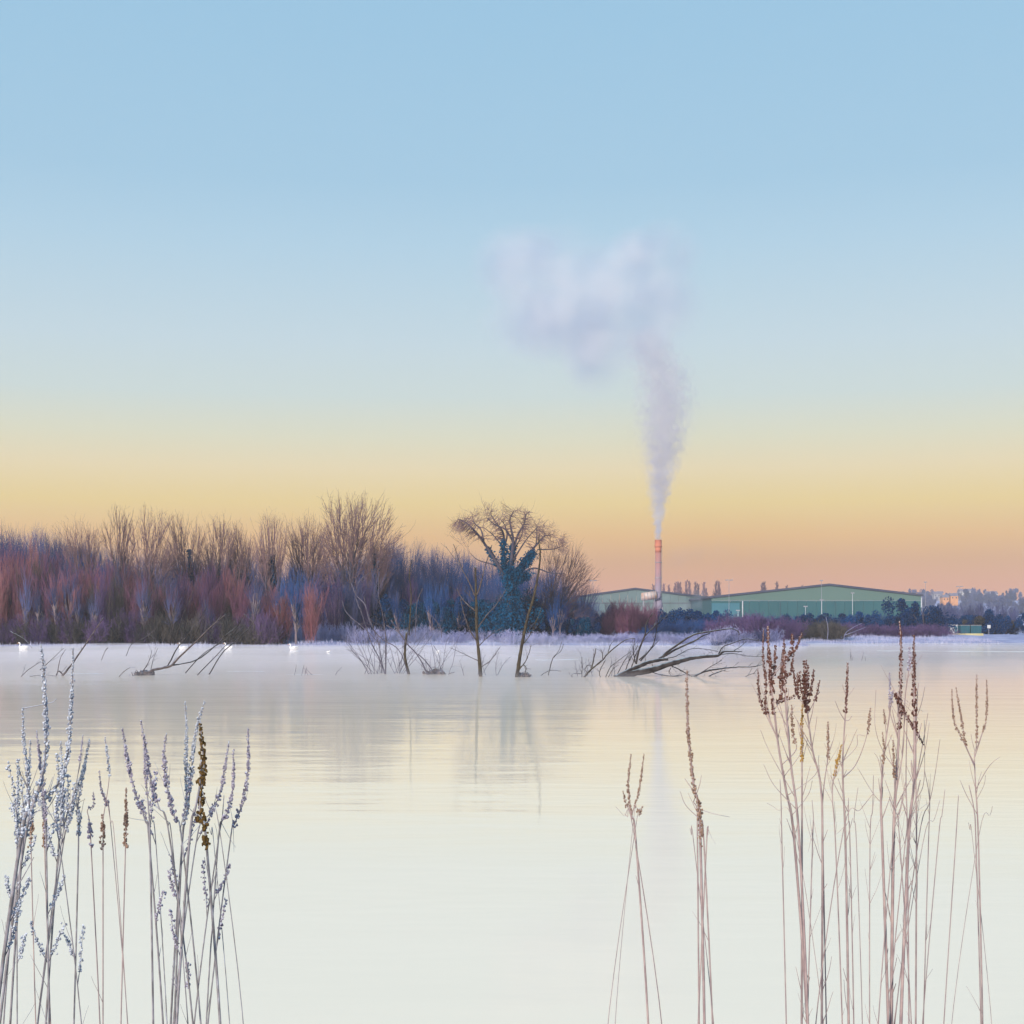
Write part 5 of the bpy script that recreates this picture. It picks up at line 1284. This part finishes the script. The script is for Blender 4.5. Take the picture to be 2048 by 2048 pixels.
plant('loosestrife_plant', 'airy four-spiked pale stalk nearest the right edge', 3.1, 1960, [
    ([(1950,1535),(1930,1490),(1919,1468),(1909,1444),(1904,1400),(1904,1379)], 2, 1, .38, 5, Tm),
    ([(1950,1530),(1932,1491),(1924,1444),(1916,1400),(1912,1374)], 2, 1, .28, 5.5, Tm),
    ([(1957,1686),(1951,1568),(1949,1510),(1953,1483),(1953,1349)], 4, 1.2, .60, 5.5, Tm),
    ([(1951,1515),(1967,1459),(1971,1444),(1974,1400),(1973,1359)], 2, 1, .36, 5, Tm)],
    [([(1953,1575),(1970,1545),(1985,1525),(2001,1513)], 1.6, .8), ([(1952,1690),(1948,1620),(1938,1570)], 3, 1.5), ([(1948,1625),(1933,1590),(1920,1560)], 1.8, .8), ([(1958,1670),(1980,1630),(1985,1612)], 1.4, .7),
     ([(1949,1500),(1944,1480),(1942,1468)], 1.2, .7), ([(1946,1686),(1940,1660),(1937,1645)], 1.4, .7), ([(1956,1600),(1968,1570),(1971,1550)], 1.2, .6)], seed=111, group=None, auto=4)

# ------------------------------------------------------------------ smoke from the chimney
def fcurve(nt, src, pts):
    n = nt.nodes.new('ShaderNodeFloatCurve'); c = n.mapping.curves[0]
    while len(c.points) < len(pts): c.points.new(.5, .5)
    for p, (x, y) in zip(c.points, pts): p.location = (x, y); p.handle_type = 'AUTO'
    n.mapping.update(); nt.links.new(src, n.inputs['Value']); return n.outputs[0]
def mth(nt, op, a, b=None, c=None, clamp=False):
    n = nt.nodes.new('ShaderNodeMath'); n.operation = op; n.use_clamp = clamp
    for i, v in enumerate((a, b, c)):
        if v is None: continue
        if isinstance(v, (int, float)): n.inputs[i].default_value = v
        else: nt.links.new(v, n.inputs[i])
    return n.outputs[0]

def smoke_column():
    rows = [(1080,1316.5,7),(1050,1316.5,13),(1000,1318,25),(950,1322,38),(900,1326,53),(850,1328,66),(800,1331,74),(750,1325,77),(710,1308,70),(670,1290,60)]
    Hs = (1080-650)/KC
    zz = [((1080-r[0])/KC)/Hs for r in rows]; ax = [(r[1]-1316.5)/KC for r in rows]; rd = [r[2]/KC for r in rows]
    m, v = vol_mat('smoke', (.88,.85,.87), .1, .2); nt = m.node_tree; N = nt.nodes.new; L = nt.links.new
    tc = N('ShaderNodeTexCoord'); s = N('ShaderNodeSeparateXYZ'); L(tc.outputs['Object'], s.inputs[0])
    u = mth(nt, 'DIVIDE', s.outputs['Z'], Hs, clamp=True)
    axo = fcurve(nt, u, [(z, .5+a/20) for z, a in zip(zz, ax)]); axo = mth(nt, 'MULTIPLY', mth(nt, 'SUBTRACT', axo, .5), 20)
    rad = mth(nt, 'MULTIPLY', fcurve(nt, u, [(z, r_/20) for z, r_ in zip(zz, rd)]), 20)
    dx = mth(nt, 'SUBTRACT', s.outputs['X'], axo)
    nz = N('ShaderNodeTexNoise'); nz.inputs['Scale'].default_value = .42; nz.inputs['Detail'].default_value = 6; nz.inputs['Roughness'].default_value = .65; L(tc.outputs['Object'], nz.inputs['Vector'])
    r2 = mth(nt, 'SQRT', mth(nt, 'ADD', mth(nt, 'MULTIPLY', dx, dx), mth(nt, 'MULTIPLY', s.outputs['Y'], s.outputs['Y'])))
    q = mth(nt, 'DIVIDE', r2, rad)
    q = mth(nt, 'ADD', q, mth(nt, 'MULTIPLY', mth(nt, 'SUBTRACT', nz.outputs['Fac'], .47), 2.6))
    fall = N('ShaderNodeMapRange'); fall.interpolation_type = 'SMOOTHSTEP'; fall.inputs['From Min'].default_value = 1.0; fall.inputs['From Max'].default_value = .1; L(q, fall.inputs['Value'])
    amp = fcurve(nt, u, [(0, .7), (.3, .75), (.6, .7), (.8, .55), (.92, .3), (1, 0)])
    dn = mth(nt, 'MULTIPLY', mth(nt, 'DIVIDE', fall.outputs[0], rad), mth(nt, 'MULTIPLY', amp, 2.6))
    L(dn, v.inputs['Density'])
    n2 = N('ShaderNodeTexNoise'); n2.inputs['Scale'].default_value = .16; n2.inputs['Detail'].default_value = 4; L(tc.outputs['Object'], n2.inputs['Vector'])
    m2 = N('ShaderNodeMapRange'); m2.inputs['From Min'].default_value = .40; m2.inputs['From Max'].default_value = .60; L(n2.outputs['Fac'], m2.inputs['Value'])
    mx = N('ShaderNodeMix'); mx.data_type = 'RGBA'; mx.inputs['A'].default_value = (.93,.90,.90,1); mx.inputs['B'].default_value = (.74,.73,.80,1); L(m2.outputs[0], mx.inputs['Factor']); L(mx.outputs['Result'], v.inputs['Color'])
    # hull: a tube round the column
    P = [(a, 0, z*Hs+.02) for z, a in zip(zz, ax)]+[(ax[-1]-.5, 0, Hs)]
    b = MB(); b.tube(P, [r_*1.35 for r_ in rd]+[rd[-1]*1.2], 16); o = b.build('smoke_column', m)
    o.location = (XC, DCH, ZT+.1); m.cycles.volume_step_rate = .5 if hasattr(m, 'cycles') and hasattr(m.cycles, 'volume_step_rate') else None
    tag(o, 'pale lilac smoke rising in a widening column from the chimney', 'smoke', kind='stuff')
smoke_column()

def smoke_cloud(name, label, blobs, x0, x1, y0, y1, depth, nscale, amp, col, thr=.42):
    cxp, cyp = (x0+x1)/2, (y0+y1)/2
    loc = pt(cxp, cyp, DCH+4)
    m, v = vol_mat('smoke_cloud', col, .01, .2); nt = m.node_tree; N = nt.nodes.new; L = nt.links.new
    tc = N('ShaderNodeTexCoord'); acc = None
    for (px, py, hw, hh, wgt) in blobs:
        mp = N('ShaderNodeMapping'); mp.vector_type = 'TEXTURE'
        mp.inputs['Location'].default_value = ((px-cxp)/KC, 0, (cyp-py)/KC); mp.inputs['Scale'].default_value = (hw/KC, depth*.5*(hw/100)**.5, hh/KC)
        L(tc.outputs['Object'], mp.inputs[0]); g = N('ShaderNodeTexGradient'); g.gradient_type = 'SPHERICAL'; L(mp.outputs[0], g.inputs[0])
        t = mth(nt, 'MULTIPLY', mth(nt, 'POWER', g.outputs['Fac'], 1.3), wgt)
        acc = t if acc is None else mth(nt, 'ADD', acc, t)
    nz = N('ShaderNodeTexNoise'); nz.inputs['Scale'].default_value = nscale; nz.inputs['Detail'].default_value = 5; nz.inputs['Distortion'].default_value = .5; L(tc.outputs['Object'], nz.inputs['Vector'])
    mr = N('ShaderNodeMapRange'); mr.interpolation_type = 'SMOOTHSTEP'; mr.inputs['From Min'].default_value = thr-.14; mr.inputs['From Max'].default_value = thr+.26; mr.inputs['To Min'].default_value = .22; L(nz.outputs['Fac'], mr.inputs['Value'])
    L(mth(nt, 'MULTIPLY', mth(nt, 'MULTIPLY', acc, mr.outputs[0]), amp), v.inputs['Density'])
    n2 = N('ShaderNodeTexNoise'); n2.inputs['Scale'].default_value = nscale*1.5; n2.inputs['Detail'].default_value = 1; mp = N('ShaderNodeMapping'); mp.inputs['Location'].default_value = (31, 7, 12); L(tc.outputs['Object'], mp.inputs[0]); L(mp.outputs[0], n2.inputs['Vector'])
    m2 = N('ShaderNodeMapRange'); m2.inputs['From Min'].default_value = .38; m2.inputs['From Max'].default_value = .66; m2.interpolation_type = 'SMOOTHSTEP'; L(n2.outputs['Fac'], m2.inputs['Value'])
    mx = N('ShaderNodeMix'); mx.data_type = 'RGBA'; mx.inputs['A'].default_value = tuple(col)+(1,); mx.inputs['B'].default_value = (col[0]*.78, col[1]*.84, col[2]*.91, 1); L(m2.outputs[0], mx.inputs['Factor']); L(mx.outputs['Result'], v.inputs['Color'])  # shadowed blue-grey patches painted into the smoke colour
    W, H_ = (x1-x0)/KC/2, (y1-y0)/KC/2
    b = MB(); n = 10
    P = [(0, 0, -H_)]; rr = [.05]
    b.box((-W, -depth*.6, -H_), (W, depth*.6, H_)); o = b.build(name, m); o.location = loc
    tag(o, label, 'smoke', kind='stuff')
smoke_cloud('smoke_cloud', 'thin pale cloud of smoke drifting left above the column',
    [(1040,530,115,90,.8),(1130,560,170,125,.6),(1090,640,150,95,.7),(1190,695,85,110,.85),(1235,600,150,120,.6),(1266,508,60,58,1.2),(1330,500,90,70,.7),(1320,610,110,110,.45),(1290,690,70,60,.5)],
    900, 1470, 410, 850, 40, .045, .15, (.95,.965,.985))
smoke_cloud('smoke_wisp', 'faint mauve smoke smear low right of the chimney',
    [(1370,1112,60,26,1.),(1420,1100,70,26,.8),(1340,1128,50,20,.5)], 1285, 1500, 1070, 1155, 16, .1, .022, (.62,.52,.66))
smoke_cloud('steam_wisp', 'white steam hanging over the pale warehouse roof right of the chimney',
    [(1395,1195,28,30,1.),(1375,1215,36,22,1.),(1410,1210,30,16,.8),(1330,1196,24,14,.6)], 1290, 1450, 1160, 1245, 12, .25, .09, (.93,.95,1.))

# ------------------------------------------------------------------ mist on the lake and haze
def mist():
    xs_ = np.arange(-130, 131, 4.0); ys_ = np.arange(32, 214, 3.0)
    X, Y = np.meshgrid(xs_, ys_); Zt = np.zeros_like(X)
    for a in range(X.shape[0]):
        for c in range(X.shape[1]):
            x, y = X[a, c], Y[a, c]
            v = mnoise.fractal(Vector((x*.045, y*.03, 3.3)), 1.0, 2.0, 4)
            Zt[a, c] = max(.25, 1.0+.75*v)
    edge = np.clip((Y-42)/66, 0, 1)**1.4*np.interp(Y, [44, 82, 130, 170, 214], [1.0, .95, .72, .50, .36])*np.clip((212-Y)/14, 0, 1)*np.clip((130-np.abs(X))/20, 0, 1)
    side = np.interp(X, [-130, -2, 8, 60, 130], [1.1, .95, .50, .42, .40])*(.75+.45*np.sin(X*.11+Y*.02)*np.sin(X*.047+1))
    Zt = .006+Zt*edge*side
    ny_, nx_ = X.shape; top = np.stack([X, Y, Zt], -1).reshape(-1, 3); bot = np.stack([X, Y, np.full_like(X, .003)], -1).reshape(-1, 3)
    n = len(top); i = np.arange(ny_-1)[:, None]*nx_+np.arange(nx_-1)[None]
    Qt = np.stack([i, i+1, i+nx_+1, i+nx_], -1).reshape(-1, 4); Qb = Qt[:, ::-1]+n
    ring = list(range(nx_))+[r_*nx_+nx_-1 for r_ in range(1, ny_)]+[(ny_-1)*nx_+c for c in range(nx_-2, -1, -1)]+[r_*nx_ for r_ in range(ny_-2, 0, -1)]
    ring = np.array(ring); r2 = np.roll(ring, -1); Qs = np.stack([ring, ring+n, r2+n, r2], -1)
    m, v = vol_mat('lake_mist', (.76,.75,.90), .0165, .0)
    o = mesh_obj('lake_mist', np.vstack([top, bot]), [np.vstack([Qt, Qb, Qs])], m)
    tag(o, 'thin lilac-white mist lying low over the far water', 'mist', kind='stuff')
mist()

def bank_mist():
    xs_ = np.arange(-44, 60, 4.0); ys_ = np.arange(196, 236, 4.0); X, Y = np.meshgrid(xs_, ys_)
    e = np.clip((X+44)/22, 0, 1)*np.clip((56-X)/40, 0, 1)*np.clip((Y-196)/10, 0, 1)*np.clip((232-Y)/8, 0, 1)
    nzv = np.array([[mnoise.fractal(Vector((x*.09, y*.09, 1.3)), 1., 2., 3) for x in xs_] for y in ys_])
    bz = ground_h(X, Y)-.02; Zt = np.maximum(bz, 0)+.02+np.clip(.7+1.8*nzv, .1, 4)*e; bz = np.minimum(bz, Zt-.01)
    ny_, nx_ = X.shape; top = np.stack([X, Y, Zt], -1).reshape(-1, 3); bot = np.stack([X, Y, bz], -1).reshape(-1, 3)
    n = len(top); i = np.arange(ny_-1)[:, None]*nx_+np.arange(nx_-1)[None]; Qt = np.stack([i, i+1, i+nx_+1, i+nx_], -1).reshape(-1, 4)
    ring = np.array(list(range(nx_))+[r_*nx_+nx_-1 for r_ in range(1, ny_)]+[(ny_-1)*nx_+c for c in range(nx_-2, -1, -1)]+[r_*nx_ for r_ in range(ny_-2, 0, -1)]); r2 = np.roll(ring, -1)
    m, v = vol_mat('bank_mist', (.62,.68,.93), .022, .0)
    tag(mesh_obj('bank_mist', np.vstack([top, bot]), [np.vstack([Qt, Qt[:, ::-1]+n, np.stack([ring, ring+n, r2+n, r2], -1)])], m), 'soft blue mist rising at the foot of the middle wood', 'mist', kind='stuff')
bank_mist()

m, v = vol_mat('haze', (.86,.86,.92), .00020, .0)
b = MB(); b.box((-1500, -75, -3.2), (1500, 2050, 175)); o = b.build('haze', m)
tag(o, 'thin blue morning haze over the whole lake', 'haze', kind='stuff')
